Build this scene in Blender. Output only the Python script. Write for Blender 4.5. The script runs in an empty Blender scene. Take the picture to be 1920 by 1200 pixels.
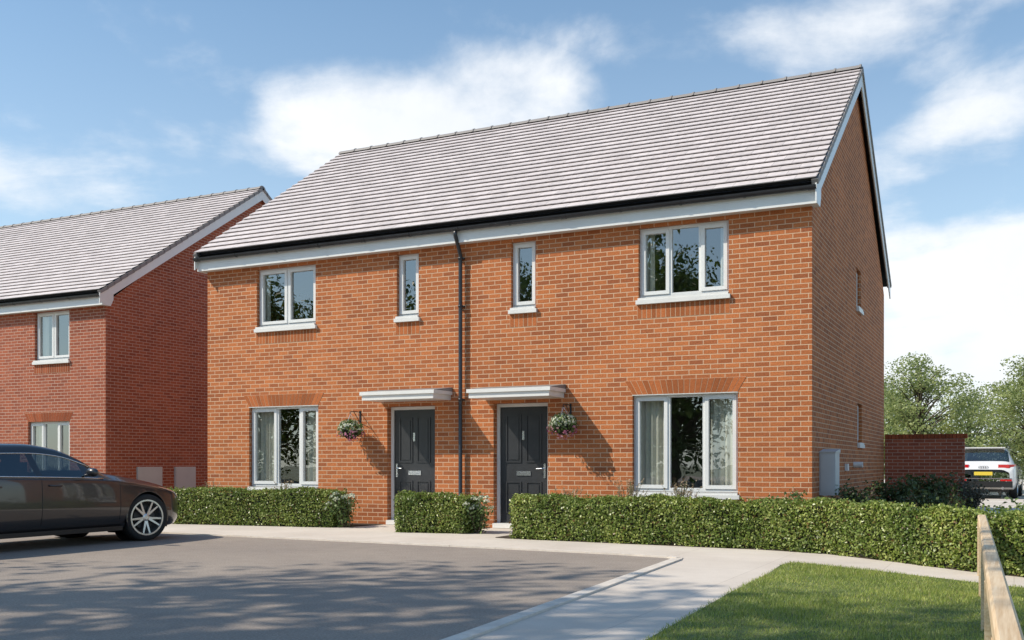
import bpy, math, random
import numpy as np
from mathutils import Matrix, Vector

random.seed(7)
rng = np.random.default_rng(11)
scene = bpy.context.scene
COL = scene.collection
PI = math.pi

# ------------------------------------------------------------------ helpers
class MB:
    """collects faces and builds ONE mesh object"""
    def __init__(self):
        self.v = []; self.f = []; self.m = []; self.uv = []
    def face(self, pts, mat=0, uv=None):
        n = len(self.v)
        self.v.extend([tuple(p) for p in pts])
        self.f.append(tuple(range(n, n + len(pts))))
        self.m.append(mat)
        self.uv.append(uv if uv else [(0.0, 0.0)] * len(pts))
        return self
    def mesh(self, verts, faces, mat=0):
        n = len(self.v)
        self.v.extend([tuple(p) for p in verts])
        for f in faces:
            self.f.append(tuple(i + n for i in f)); self.m.append(mat)
            self.uv.append([(0.0, 0.0)] * len(f))
        return self
    def box(self, a, b, mat=0, M=None):
        x0, y0, z0 = a; x1, y1, z1 = b
        P = [(x0,y0,z0),(x1,y0,z0),(x1,y1,z0),(x0,y1,z0),(x0,y0,z1),(x1,y0,z1),(x1,y1,z1),(x0,y1,z1)]
        if M: P = [tuple(M @ Vector(p)) for p in P]
        return self.mesh(P, [(0,3,2,1),(4,5,6,7),(0,1,5,4),(1,2,6,5),(2,3,7,6),(3,0,4,7)], mat)
    def prism(self, poly, z0, z1, mat=0, axis='z'):
        """poly is CCW in the plane; extruded along axis"""
        n = len(poly)
        def mk(p, z):
            if axis == 'z': return (p[0], p[1], z)
            if axis == 'x': return (z, p[0], p[1])
            return (p[0], z, p[1])
        V = [mk(p, z0) for p in poly] + [mk(p, z1) for p in poly]
        F = [tuple(range(n - 1, -1, -1)), tuple(range(n, 2 * n))]
        for i in range(n):
            j = (i + 1) % n
            F.append((i, j, n + j, n + i))
        return self.mesh(V, F, mat)
    def tube(self, pts, r, n=8, mat=0, caps=True):
        pts = [Vector(p) for p in pts]
        rs = r if isinstance(r, (list, tuple)) else [r] * len(pts)
        V = []; F = []
        up0 = None
        for i, p in enumerate(pts):
            t = (pts[min(i + 1, len(pts) - 1)] - pts[max(i - 1, 0)]).normalized()
            up = Vector((0, 0, 1)) if abs(t.z) < .95 else Vector((1, 0, 0))
            if up0 is not None:
                up = up0
            a = t.cross(up)
            if a.length < 1e-4:
                a = t.cross(Vector((0.3, 1, 0.2)))
            a.normalize(); b = a.cross(t).normalized(); up0 = b
            for k in range(n):
                q = 2 * PI * k / n
                V.append(p + (a * math.cos(q) + b * math.sin(q)) * rs[i])
        for i in range(len(pts) - 1):
            for k in range(n):
                k2 = (k + 1) % n
                F.append((i*n + k, i*n + k2, (i+1)*n + k2, (i+1)*n + k))
        if caps:
            F.append(tuple(range(n - 1, -1, -1)))
            F.append(tuple(range((len(pts)-1)*n, len(pts)*n)))
        return self.mesh(V, F, mat)
    def lathe(self, prof, n=32, mat=0, M=None, close=False):
        """prof: list of (r, h) about local Z"""
        V = []; F = []
        k = len(prof)
        for i in range(n):
            a = 2 * PI * i / n
            for r, h in prof:
                p = Vector((r * math.cos(a), r * math.sin(a), h))
                V.append(M @ p if M else p)
        for i in range(n):
            i2 = (i + 1) % n
            for j in range(k - 1):
                F.append((i*k + j, i2*k + j, i2*k + j + 1, i*k + j + 1))
            if close:
                F.append((i*k + k - 1, i2*k + k - 1, i2*k, i*k))
        return self.mesh(V, F, mat)
    def build(self, name, mats, parent=None, smooth=False, at=None):
        me = bpy.data.meshes.new(name)
        me.from_pydata([tuple(p) for p in self.v], [], self.f)
        if not isinstance(mats, (list, tuple)): mats = [mats]
        for m in mats: me.materials.append(m)
        me.polygons.foreach_set('material_index', self.m)
        uvl = me.uv_layers.new(name='UVMap')
        flat = [c for face in self.uv for p in face for c in p]
        uvl.data.foreach_set('uv', flat)
        if smooth: me.polygons.foreach_set('use_smooth', [True] * len(me.polygons))
        me.update()
        return link(name, me, parent)

def link(name, me, parent=None):
    o = bpy.data.objects.new(name, me)
    COL.objects.link(o)
    if parent is not None:
        o.parent = parent
        if parent.type == 'EMPTY' and parent.get('_w'):
            o.matrix_parent_inverse = Matrix.Translation(-parent.location)
    return o

def tag(o, label=None, cat=None, group=None, kind=None):
    if label: o['label'] = label
    if cat: o['category'] = cat
    if group: o['group'] = group
    if kind: o['kind'] = kind
    return o

def empty(name, loc, rz=0.0, world_parts=False):
    o = bpy.data.objects.new(name, None)
    COL.objects.link(o)
    o.location = loc; o.rotation_euler = (0, 0, rz)
    o.empty_display_size = .2
    if world_parts: o['_w'] = 1
    return o

def copy_tree(o, parent=None):
    c = o.copy(); COL.objects.link(c)
    if parent is not None: c.parent = parent
    for ch in list(o.children):
        copy_tree(ch, c)
    return c

def np_mesh(name, V, F, mats, parent=None, midx=None, smooth=False):
    """V (n,3), F (m,k) numpy arrays"""
    me = bpy.data.meshes.new(name)
    V = np.asarray(V, dtype=np.float32); F = np.asarray(F, dtype=np.int32)
    k = F.shape[1]
    me.vertices.add(len(V)); me.vertices.foreach_set('co', V.ravel())
    me.loops.add(F.size); me.loops.foreach_set('vertex_index', F.ravel())
    me.polygons.add(len(F))
    me.polygons.foreach_set('loop_start', np.arange(0, F.size, k, dtype=np.int32))
    me.polygons.foreach_set('loop_total', np.full(len(F), k, dtype=np.int32))
    if not isinstance(mats, (list, tuple)): mats = [mats]
    for m in mats: me.materials.append(m)
    if midx is not None: me.polygons.foreach_set('material_index', np.asarray(midx, dtype=np.int32))
    if smooth: me.polygons.foreach_set('use_smooth', np.ones(len(F), dtype=bool))
    me.update(calc_edges=True)
    return link(name, me, parent)

def leaves(P, N, size, aspect=.55, spread=.9):
    """rhombic leaf blades at points P, roughly facing N"""
    n = len(P)
    D = N + rng.normal(0, spread, (n, 3)); D /= np.linalg.norm(D, axis=1, keepdims=True) + 1e-9
    R = rng.normal(0, 1, (n, 3))
    T = np.cross(D, R); T /= np.linalg.norm(T, axis=1, keepdims=True) + 1e-9
    B = np.cross(D, T)
    s = (size * rng.uniform(.6, 1.35, n))[:, None]
    a = P + T * s * .5; c = P - T * s * .5
    b = P + B * s * .5 * aspect + D * s * .10; d = P - B * s * .5 * aspect + D * s * .10
    V = np.stack([a, b, c, d], 1).reshape(-1, 3)
    F = np.arange(4 * n).reshape(n, 4)
    return V, F

# ------------------------------------------------------------------ materials
def mat(name, base=(.5,.5,.5), rough=.6, metal=0.0, spec=.5, coat=0.0):
    m = bpy.data.materials.new(name); m.use_nodes = True
    b = m.node_tree.nodes['Principled BSDF']
    b.inputs['Base Color'].default_value = (*base, 1)
    b.inputs['Roughness'].default_value = rough
    b.inputs['Metallic'].default_value = metal
    b.inputs['Specular IOR Level'].default_value = spec
    b.inputs['Coat Weight'].default_value = coat
    return m
def N(m, t, **kw):
    n = m.node_tree.nodes.new(t)
    for k, v in kw.items():
        if k in n.inputs.keys() if hasattr(n.inputs, 'keys') else False:
            n.inputs[k].default_value = v
        else: setattr(n, k, v)
    return n
def L(m, a, b): m.node_tree.links.new(a, b)
def bsdf(m): return m.node_tree.nodes['Principled BSDF']
def ramp(m, fac, stops):
    r = m.node_tree.nodes.new('ShaderNodeValToRGB')
    e = r.color_ramp.elements
    while len(e) < len(stops): e.new(.5)
    for el, (p, c) in zip(e, stops):
        el.position = p; el.color = (*c, 1) if len(c) == 3 else c
    L(m, fac, r.inputs[0]); return r
def mixc(m, f, a, b, blend='MIX'):
    x = m.node_tree.nodes.new('ShaderNodeMix'); x.data_type = 'RGBA'; x.blend_type = blend
    for s, v in ((0, f), (6, a), (7, b)):
        if hasattr(v, 'is_linked') or hasattr(v, 'links'): L(m, v, x.inputs[s])
        elif s == 0: x.inputs[0].default_value = v
        else: x.inputs[s].default_value = (*v, 1)
    return x.outputs[2]
def noise(m, vec, scale, detail=4, rough=.55):
    n = m.node_tree.nodes.new('ShaderNodeTexNoise')
    n.inputs['Scale'].default_value = scale; n.inputs['Detail'].default_value = detail
    n.inputs['Roughness'].default_value = rough
    if vec is not None: L(m, vec, n.inputs['Vector'])
    return n
def objco(m):
    return m.node_tree.nodes.new('ShaderNodeTexCoord').outputs['Object']
def bump(m, h, strength, dist):
    b = m.node_tree.nodes.new('ShaderNodeBump')
    b.inputs['Strength'].default_value = strength; b.inputs['Distance'].default_value = dist
    L(m, h, b.inputs['Height']); L(m, b.outputs[0], bsdf(m).inputs['Normal']); return b

def brick_mat(name, c1, c2, dark, mortar):
    m = mat(name, rough=.85, spec=.25)
    uv = m.node_tree.nodes.new('ShaderNodeUVMap').outputs[0]
    def bt(a, b, mo, bias):
        t = m.node_tree.nodes.new('ShaderNodeTexBrick')
        t.offset = .5; t.squash = 1
        L(m, uv, t.inputs['Vector'])
        t.inputs['Color1'].default_value = (*a, 1); t.inputs['Color2'].default_value = (*b, 1)
        t.inputs['Mortar'].default_value = (*mo, 1)
        t.inputs['Scale'].default_value = 1; t.inputs['Mortar Size'].default_value = .0062
        t.inputs['Mortar Smooth'].default_value = .15; t.inputs['Bias'].default_value = bias
        t.inputs['Brick Width'].default_value = .225; t.inputs['Row Height'].default_value = .075
        return t
    b1 = bt(c1, c2, c1, 0.0)
    sel = bt((0,0,0), (1,1,1), (0,0,0), -.62)          # some bricks burnt darker
    r = ramp(m, sel.outputs['Color'], [(.30, (0,0,0)), (.75, (1,1,1))])
    n1 = noise(m, uv, 45, 5, .7)
    n2 = noise(m, uv, .55, 3, .5)
    col = mixc(m, r.outputs[0], b1.outputs['Color'], dark)
    v = ramp(m, n1.outputs[0], [(.25, (.62,.60,.58)), (.75, (1.26,1.22,1.18))])
    col = mixc(m, 1.0, col, v.outputs[0], 'MULTIPLY')
    v2 = ramp(m, n2.outputs[0], [(.28, (.84,.83,.83)), (.72, (1.10,1.10,1.10))])
    col = mixc(m, 1.0, col, v2.outputs[0], 'MULTIPLY')
    col = mixc(m, b1.outputs['Fac'], col, mortar)
    L(m, col, bsdf(m).inputs['Base Color'])
    inv = m.node_tree.nodes.new('ShaderNodeMath'); inv.operation = 'MULTIPLY_ADD'
    L(m, b1.outputs['Fac'], inv.inputs[0]); inv.inputs[1].default_value = -1
    L(m, n1.outputs[0], inv.inputs[2])
    bump(m, inv.outputs[0], .55, .006)
    return m

M = {}
M['brick'] = brick_mat('orange_brick', (.60,.205,.074), (.40,.128,.050), (.23,.092,.060), (.66,.45,.30))
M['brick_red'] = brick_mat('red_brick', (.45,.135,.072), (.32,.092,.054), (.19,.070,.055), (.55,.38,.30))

def plain_brick(name, base):
    m = mat(name, base, .85, spec=.25)
    g = m.node_tree.nodes.new('ShaderNodeNewGeometry')
    n1 = noise(m, objco(m), 40, 4, .7)
    v = ramp(m, n1.outputs[0], [(.25, tuple(c * .7 for c in base)), (.75, tuple(c * 1.2 for c in base))])
    h = ramp(m, g.outputs['Random Per Island'], [(0, (.72,.70,.70)), (1, (1.15,1.12,1.08))])
    L(m, mixc(m, 1.0, v.outputs[0], h.outputs[0], 'MULTIPLY'), bsdf(m).inputs['Base Color'])
    return m
M['soldier'] = plain_brick('soldier_brick', (.46,.145,.050))
M['mortar'] = mat('mortar', (.58,.42,.28), .9)
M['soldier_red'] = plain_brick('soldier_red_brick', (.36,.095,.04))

def tile_mat():
    m = mat('concrete_roof_tile', (.4,.37,.36), .62, spec=.35)
    uv = m.node_tree.nodes.new('ShaderNodeUVMap').outputs[0]
    t = m.node_tree.nodes.new('ShaderNodeTexBrick'); t.offset = .5
    L(m, uv, t.inputs['Vector'])
    t.inputs['Color1'].default_value = (.60,.535,.525,1); t.inputs['Color2'].default_value = (.72,.645,.635,1)
    t.inputs['Mortar'].default_value = (.30,.275,.265,1)
    t.inputs['Scale'].default_value = 1; t.inputs['Mortar Size'].default_value = .0030
    t.inputs['Brick Width'].default_value = .30; t.inputs['Row Height'].default_value = .2422
    n = noise(m, uv, 9, 5, .65)
    v = ramp(m, n.outputs[0], [(.3, (.85,.85,.86)), (.72, (1.12,1.10,1.08))])
    L(m, mixc(m, 1.0, t.outputs['Color'], v.outputs[0], 'MULTIPLY'), bsdf(m).inputs['Base Color'])
    n2 = noise(m, uv, 120, 3, .6)
    bump(m, n2.outputs[0], .25, .003)
    return m
M['tile'] = tile_mat()

def stained(name, base, rough, scale=3, amt=.12, spec=.5, bscale=0):
    m = mat(name, base, rough, spec=spec)
    n = noise(m, objco(m), scale, 5, .6)
    v = ramp(m, n.outputs[0], [(.3, tuple(c * (1 - amt) for c in base)), (.7, tuple(min(1, c * (1 + amt)) for c in base))])
    L(m, v.outputs[0], bsdf(m).inputs['Base Color'])
    if bscale:
        n2 = noise(m, objco(m), bscale, 3, .6); bump(m, n2.outputs[0], .3, .002)
    return m
M['upvc'] = stained('white_upvc', (.80,.80,.79), .32, 2, .03)
M['fascia'] = stained('white_fascia_board', (.80,.80,.79), .28, 2, .04)
M['black_plastic'] = stained('black_plastic', (.032,.034,.040), .26, 6, .2)
M['anthracite'] = stained('anthracite_door_paint', (.045,.047,.052), .22, 5, .1)
M['grp'] = stained('white_glass_fibre', (.78,.77,.75), .4, 3, .05)
M['lead'] = stained('lead_grey', (.22,.23,.24), .5, 4, .15)
M['plaster'] = stained('interior_plaster', (.62,.60,.56), .9, 2, .04)
M['floorboard'] = stained('interior_floor', (.20,.15,.11), .6, 3, .1)
M['curtain'] = stained('cream_curtain_cloth', (.74,.69,.61), .9, 5, .06)
M['meter'] = stained('pale_grey_meter_box', (.55,.56,.57), .5, 4, .04)
M['chrome'] = mat('brushed_steel', (.72,.72,.73), .22, 1.0)
M['rubber'] = stained('black_rubber', (.018,.018,.018), .8, 20, .2)

def glass_mat(name, tint, f0, rough=0.0):
    m = bpy.data.materials.new(name); m.use_nodes = True
    nt = m.node_tree; nt.nodes.clear()
    out = nt.nodes.new('ShaderNodeOutputMaterial'); mx = nt.nodes.new('ShaderNodeMixShader')
    lw = nt.nodes.new('ShaderNodeLayerWeight'); lw.inputs[0].default_value = .5     # Schlick reflectance, same from both sides
    pw = nt.nodes.new('ShaderNodeMath'); pw.operation = 'POWER'; pw.inputs[1].default_value = 4.0; L(m, lw.outputs['Facing'], pw.inputs[0])
    fr = nt.nodes.new('ShaderNodeMath'); fr.operation = 'MULTIPLY_ADD'; fr.inputs[1].default_value = 1-f0; fr.inputs[2].default_value = f0; L(m, pw.outputs[0], fr.inputs[0])
    tr = nt.nodes.new('ShaderNodeBsdfTransparent'); tr.inputs[0].default_value = (*tint, 1)
    gl = nt.nodes.new('ShaderNodeBsdfGlossy'); gl.inputs['Roughness'].default_value = rough
    gl.inputs['Color'].default_value = (.96, .97, .98, 1)
    tc = nt.nodes.new('ShaderNodeTexCoord'); nz = nt.nodes.new('ShaderNodeTexNoise')
    nz.inputs['Scale'].default_value = 1.3
    bp = nt.nodes.new('ShaderNodeBump'); bp.inputs['Strength'].default_value = .05; bp.inputs['Distance'].default_value = .05
    L(m, tc.outputs['Object'], nz.inputs['Vector']); L(m, nz.outputs[0], bp.inputs['Height'])
    L(m, bp.outputs[0], gl.inputs['Normal'])
    L(m, fr.outputs[0], mx.inputs[0]); L(m, tr.outputs[0], mx.inputs[1]); L(m, gl.outputs[0], mx.inputs[2])
    L(m, mx.outputs[0], out.inputs[0])
    return m
M['glass'] = glass_mat('window_glass', (.80,.85,.84), .24)
M['car_glass'] = glass_mat('tinted_car_glass', (.42,.47,.48), .15)

def leaf_mat(name, c1, c2, c3, trans=.30, rough=.45, dead=None):
    m = mat(name, c1, rough, spec=.4)
    g = m.node_tree.nodes.new('ShaderNodeNewGeometry')
    r = ramp(m, g.outputs['Random Per Island'], [(0, dead), (.035, dead), (.05, c1), (.5, c2), (1, c3)] if dead else [(0, c1), (.5, c2), (1, c3)])
    nz = noise(m, objco(m), 2.2, 3, .6)
    vv = ramp(m, nz.outputs[0], [(.30, (.62,.70,.62)), (.70, (1.25,1.18,1.10))])
    r = type('o', (), {'outputs': [mixc(m, 1.0, r.outputs[0], vv.outputs[0], 'MULTIPLY')]})
    L(m, r.outputs[0], bsdf(m).inputs['Base Color'])
    nt = m.node_tree
    tl = nt.nodes.new('ShaderNodeBsdfTranslucent'); mx = nt.nodes.new('ShaderNodeMixShader')
    mx.inputs[0].default_value = trans
    L(m, r.outputs[0], tl.inputs[0])
    out = [n for n in nt.nodes if n.type == 'OUTPUT_MATERIAL'][0]
    L(m, bsdf(m).outputs[0], mx.inputs[1]); L(m, tl.outputs[0], mx.inputs[2]); L(m, mx.outputs[0], out.inputs[0])
    return m
M['hedge_leaf'] = leaf_mat('hedge_leaf', (.095,.145,.024), (.21,.285,.052), (.46,.50,.18), .25, .33, (.20,.12,.045))
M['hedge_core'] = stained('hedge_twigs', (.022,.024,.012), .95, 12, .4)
M['tree_leaf'] = leaf_mat('young_tree_leaf', (.24,.29,.10), (.36,.42,.17), (.50,.54,.28), .5)
M['big_leaf'] = leaf_mat('broad_tree_leaf', (.07,.12,.022), (.12,.18,.035), (.18,.25,.06), .3)
M['shrub_dark'] = leaf_mat('dark_shrub_leaf', (.05,.08,.026), (.09,.13,.045), (.17,.21,.09), .3)
M['shrub_light'] = leaf_mat('pale_shrub_leaf', (.09,.15,.04), (.15,.22,.07), (.22,.29,.12), .3)
M['shrub_grey'] = leaf_mat('grey_shrub_leaf', (.10,.10,.07), (.16,.15,.11), (.24,.20,.17), .3)
M['fl_white'] = leaf_mat('white_petal', (.62,.64,.52), (.74,.75,.64), (.80,.80,.74), .3, .7)
M['fl_pink'] = leaf_mat('pink_petal', (.55,.12,.30), (.68,.25,.42), (.75,.5,.58), .3, .7)
M['fl_straw'] = leaf_mat('straw_plume', (.40,.29,.20), (.52,.38,.28), (.58,.47,.36), .3, .8)
M['bark'] = stained('bark', (.11,.085,.06), .95, 14, .35, bscale=30)
M['soil'] = stained('bed_soil', (.055,.038,.026), .98, 9, .4, bscale=40)

def tarmac_mat():
    m = mat('driveway_tarmac', (.2,.19,.18), .9, spec=.25)
    co = objco(m)
    n1 = noise(m, co, 55, 6, .85); n2 = noise(m, co, .35, 4, .6); n3 = noise(m, co, 4, 4, .6)
    a = ramp(m, n1.outputs[0], [(.30, (.175,.146,.124)), (.52, (.335,.282,.243)), (.72, (.50,.445,.405))])
    b = ramp(m, n2.outputs[0], [(.3, (.88,.88,.89)), (.7, (1.08,1.07,1.05))])
    c = ramp(m, n3.outputs[0], [(.3, (.93,.93,.93)), (.7, (1.05,1.05,1.05))])
    col = mixc(m, 1.0, mixc(m, 1.0, a.outputs[0], b.outputs[0], 'MULTIPLY'), c.outputs[0], 'MULTIPLY')
    L(m, col, bsdf(m).inputs['Base Color'])
    bump(m, n1.outputs[0], .6, .006)
    return m
M['tarmac'] = tarmac_mat()
def paving_mat():
    m = mat('pale_paving', (.5,.47,.44), .8, spec=.3)
    co = objco(m)
    t = m.node_tree.nodes.new('ShaderNodeTexBrick'); t.offset = 0.0
    L(m, co, t.inputs['Vector'])
    t.inputs['Color1'].default_value = (.64,.565,.495,1); t.inputs['Color2'].default_value = (.665,.59,.52,1)
    t.inputs['Mortar'].default_value = (.53,.46,.40,1)
    t.inputs['Scale'].default_value = 1; t.inputs['Mortar Size'].default_value = .0045
    t.inputs['Brick Width'].default_value = 1.2; t.inputs['Row Height'].default_value = 1.2
    n1 = noise(m, co, 70, 4, .7); n2 = noise(m, co, .9, 5, .6)
    a = ramp(m, n1.outputs[0], [(.3, (.93,.93,.93)), (.7, (1.06,1.06,1.06))])
    b = ramp(m, n2.outputs[0], [(.25, (.86,.85,.84)), (.65, (1.05,1.05,1.05))])
    L(m, mixc(m, 1.0, mixc(m, 1.0, t.outputs[0], a.outputs[0], 'MULTIPLY'), b.outputs[0], 'MULTIPLY'), bsdf(m).inputs['Base Color'])
    bump(m, n1.outputs[0], .2, .003)
    return m
M['paving'] = paving_mat()
M['kerb'] = stained('kerb_concrete', (.66,.59,.52), .85, 6, .12, bscale=80)
M['turf'] = stained('turf_soil', (.12,.15,.045), .95, 8, .35, bscale=40)
M['ground'] = stained('distant_ground', (.16,.17,.10), .95, .6, .25)
M['blade'] = leaf_mat('grass_blade', (.22,.29,.05), (.34,.42,.08), (.58,.57,.22), .3, .45, (.38,.32,.14))
def wood_mat():
    m = mat('pine_rail', (.55,.36,.2), .7)
    co = objco(m)
    mp = m.node_tree.nodes.new('ShaderNodeMapping'); mp.inputs['Scale'].default_value = (40, 1.2, 40)
    L(m, co, mp.inputs['Vector'])
    n = noise(m, mp.outputs[0], 1.6, 6, .65)
    r = ramp(m, n.outputs[0], [(.3, (.52,.34,.18)), (.55, (.68,.51,.33)), (.8, (.76,.63,.46))])
    L(m, r.outputs[0], bsdf(m).inputs['Base Color']); bump(m, n.outputs[0], .3, .002)
    return m
M['wood'] = wood_mat()
def paint_mat(name, c, rough=.28, metal=.55):
    m = mat(name, c, rough, metal, coat=1.0)
    bsdf(m).inputs['Coat Roughness'].default_value = .03
    n = noise(m, objco(m), 900, 2, .5)
    r = ramp(m, n.outputs[0], [(.3, tuple(x * .85 for x in c)), (.7, tuple(min(1, x * 1.2) for x in c))])
    L(m, r.outputs[0], bsdf(m).inputs['Base Color'])
    return m
M['car_paint'] = paint_mat('dark_metallic_paint', (.045,.043,.045))
M['suv_paint'] = paint_mat('silver_metallic_paint', (.70,.70,.70), .35, .05)
M['car_black'] = stained('black_trim', (.012,.012,.013), .45, 8, .2)
M['red_lens'] = mat('red_lens', (.55,.012,.015), .15, coat=1.0)
M['clear_lens'] = mat('lamp_lens', (.55,.57,.60), .08, .6, coat=1.0)
M['alloy'] = mat('alloy_wheel', (.60,.60,.60), .28, .9)
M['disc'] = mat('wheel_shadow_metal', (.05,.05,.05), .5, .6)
M['plate_y'] = stained('yellow_plate', (.75,.56,.06), .4, 10, .03)
M['plate_ink'] = mat('plate_ink', (.01,.01,.01), .6)
M['seat'] = stained('dark_upholstery', (.04,.038,.036), .9, 10, .2)

# ------------------------------------------------------------------ setting: ground
def sheet(name, poly, z, m, label):
    o = MB().face([(x, y, z) for x, y in poly]).build(name, m)
    tag(o, kind='structure'); return o
def slab(name, poly, z0, z1, m):
    o = MB().prism(poly, z0, z1).build(name, m)
    tag(o, kind='structure'); return o

sheet('ground', [(-400,-300), (400,-300), (400,700), (-400,700)], -.06, M['ground'], '')
# tarmac drive; its far edge runs almost parallel to the fronts, its right edge is the footpath kerb
far_edge = [(-40,-2.75), (-12,-3.27), (-8.4,-3.42), (-6.7,-3.50), (-5.3,-3.57), (-4.25,-3.66), (-3.6,-3.78)]
road = [(-40,-60), (-2.30,-60), (-2.30,-26), (-3.02,-9.68), (-3.36,-4.15), (-3.42,-3.90), (-3.6,-3.78)] + list(reversed(far_edge[:-1]))
sheet('driveway', road, 0.0, M['tarmac'], '')
# footpath round the beds (one slab, with kerb stones as its edge)
path_out = far_edge + [(-3.42,-3.90), (-3.36,-4.15), (-3.02,-9.68), (-2.30,-26), (-1.22,-26), (-2.03,-9.19), (-2.16,-6.61),
                       (-2.18,-5.13), (-2.25,-4.2), (-2.20,-3.90), (-2.02,-3.90), (-1.78,-4.07), (-1.2,-4.42), (-.57,-4.85), (-.2,-5.12), (.8,-5.75), (3,-6.9),
                       (3,-5.6), (.9,-4.75), (.2,-4.45), (-.45,-4.0), (-1.17,-3.32), (-2.02,-2.62), (-2.86,-2.36), (-4.3,-2.26), (-6.6,-2.08), (-6.85,-2.0),
                       (-6.85,-.02), (-7.93,-.02), (-7.93,-1.45), (-8.85,-1.62), (-9.0,-1.0), (-9.0,-.02), (-10.1,-.02), (-10.25,-.9), (-10.4,-1.15), (-14.6,-1.68), (-40,-1.3)]
slab('footpath', path_out, -.05, .012, M['paving'])
def kerb_run(pts, w, z):
    mb = MB()
    for (x0, y0), (x1, y1) in zip(pts[:-1], pts[1:]):
        dx, dy = x1 - x0, y1 - y0; ln = math.hypot(dx, dy)
        n = max(1, round(ln / .914))
        for i in range(n):
            a = (i * ln / n) + .003; b = ((i + 1) * ln / n) - .003
            R = Matrix.Translation((x0, y0, 0)) @ Matrix.Rotation(math.atan2(dy, dx), 4, 'Z')
            mb.prism([(a, -w), (b, -w), (b, 0), (a, 0)], -.05, z, 0)
            for k in range(len(mb.v) - 8, len(mb.v)): mb.v[k] = tuple(R @ Vector(mb.v[k]))
    return mb
kb = kerb_run([(-3.36,-4.15), (-3.02,-9.68), (-2.30,-26)], .115, .030)
tag(kb.build('kerb', M['kerb']), kind='structure')
kb = kerb_run(far_edge + [(-3.42,-3.90), (-3.36,-4.15)], .075, .022)
tag(kb.build('kerb', M['kerb']), kind='structure')
# lawn beside the path
lawn = [(-2.035,-9.19), (-1.22,-26), (3,-26), (3,-6.92), (.8,-5.77), (-.2,-5.14), (-.57,-4.87), (-1.2,-4.44), (-1.78,-4.09), (-2.02,-3.92), (-2.19,-3.92), (-2.24,-4.2), (-2.17,-5.13), (-2.15,-6.61)]
slab('lawn', lawn, -.05, .016, M['turf'])
# planting beds along the house
slab('planting_bed', [(-6.83,-.02), (-6.83,-2.0), (-6.6,-2.06), (-4.3,-2.24), (-2.86,-2.34), (-2.02,-2.60), (-1.17,-3.30), (-.45,-3.98), (.2,-4.43), (.9,-4.73), (3,-5.58), (3,9), (-2.3,9), (-2.3,-.02)], -.05, .022, M['soil'])
slab('planting_bed', [(-8.98,-.02), (-8.98,-1.0), (-8.83,-1.60), (-7.95,-1.43), (-7.95,-.02)], -.05, .022, M['soil'])
slab('planting_bed', [(-16,-1.66), (-14.6,-1.66), (-10.42,-1.13), (-10.27,-.9), (-10.12,-.02), (-16,-.02)], -.05, .022, M['soil'])
slab('parking_court', [(-3.0,9.8), (30,6), (30,60), (-12,60), (-3.0,30)], -.05, .004, M['paving'])

# ------------------------------------------------------------------ houses
class Plane:
    """maps (u along wall, v up, d into the house) to world"""
    def __init__(self, kind, k): self.kind = kind; self.k = k
    def __call__(self, u, v, d=0.0):
        if self.kind == 'front': return (u, self.k + d, v)
        return (self.k - d, u, v)            # gable facing +X
def qbox(mb, P, u0, u1, v0, v1, d0, d1, mat=0):
    pts = [P(u, v, d) for v in (v0, v1) for (u, d) in ((u0,d0),(u1,d0),(u1,d1),(u0,d1))]
    return mb.mesh(pts, [(0,3,2,1),(4,5,6,7),(0,1,5,4),(1,2,6,5),(2,3,7,6),(3,0,4,7)], mat)
def wall(mb, P, u0, u1, v0, v1, holes, thick, brick=0, inside=1):
    us = sorted({u0, u1, *[h[0] for h in holes], *[h[1] for h in holes]})
    vs = sorted({v0, v1, *[h[2] for h in holes], *[h[3] for h in holes]})
    def hole(a, b):
        return any(h[0] < a < h[1] and h[2] < b < h[3] for h in holes)
    for a, b in zip(us[:-1], us[1:]):
        for c, d in zip(vs[:-1], vs[1:]):
            if hole((a+b)/2, (c+d)/2): continue
            mb.face([P(a,c), P(b,c), P(b,d), P(a,d)], brick, [(a,c),(b,c),(b,d),(a,d)])
            mb.face([P(a,c,thick), P(a,d,thick), P(b,d,thick), P(b,c,thick)], inside)
    for a, b, c, d in holes:
        t = thick
        mb.face([P(a,c), P(a,d), P(a,d,t), P(a,c,t)], brick, [(a,c),(a,d),(a+t,d),(a+t,c)])
        mb.face([P(b,c), P(b,c,t), P(b,d,t), P(b,d)], brick, [(b,c),(b+t,c),(b+t,d),(b,d)])
        mb.face([P(a,d), P(b,d), P(b,d,t), P(a,d,t)], brick, [(a,d),(b,d),(b,d+t),(a,d+t)])
        mb.face([P(a,c), P(a,c,t), P(b,c,t), P(b,c)], brick, [(a,c),(a,c+t),(b,c+t),(b,c)])

def curtain_mesh(P, u0, u1, v0, v1, d):
    mb = MB(); n = max(10, int((u1-u0)/.012)); ph = random.random()*6
    pts = []
    for i in range(n + 1):
        u = u0 + (u1-u0)*i/n
        dd = d + .022*math.sin(i*.75+ph) + .012*math.sin(i*.31+2*ph)
        pts.append((u, dd))
    for (ua, da), (ub, db) in zip(pts[:-1], pts[1:]):
        mb.face([P(ua,v0,da), P(ub,v0,db), P(ub,v1,db), P(ua,v1,da)])
    for (ua, da), (ub, db) in zip(pts[:-1], pts[1:]):
        mb.face([P(ua,v0,da+.008), P(ua,v1,da+.008), P(ub,v1,db+.008), P(ub,v0,db+.008)])
    return mb

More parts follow.
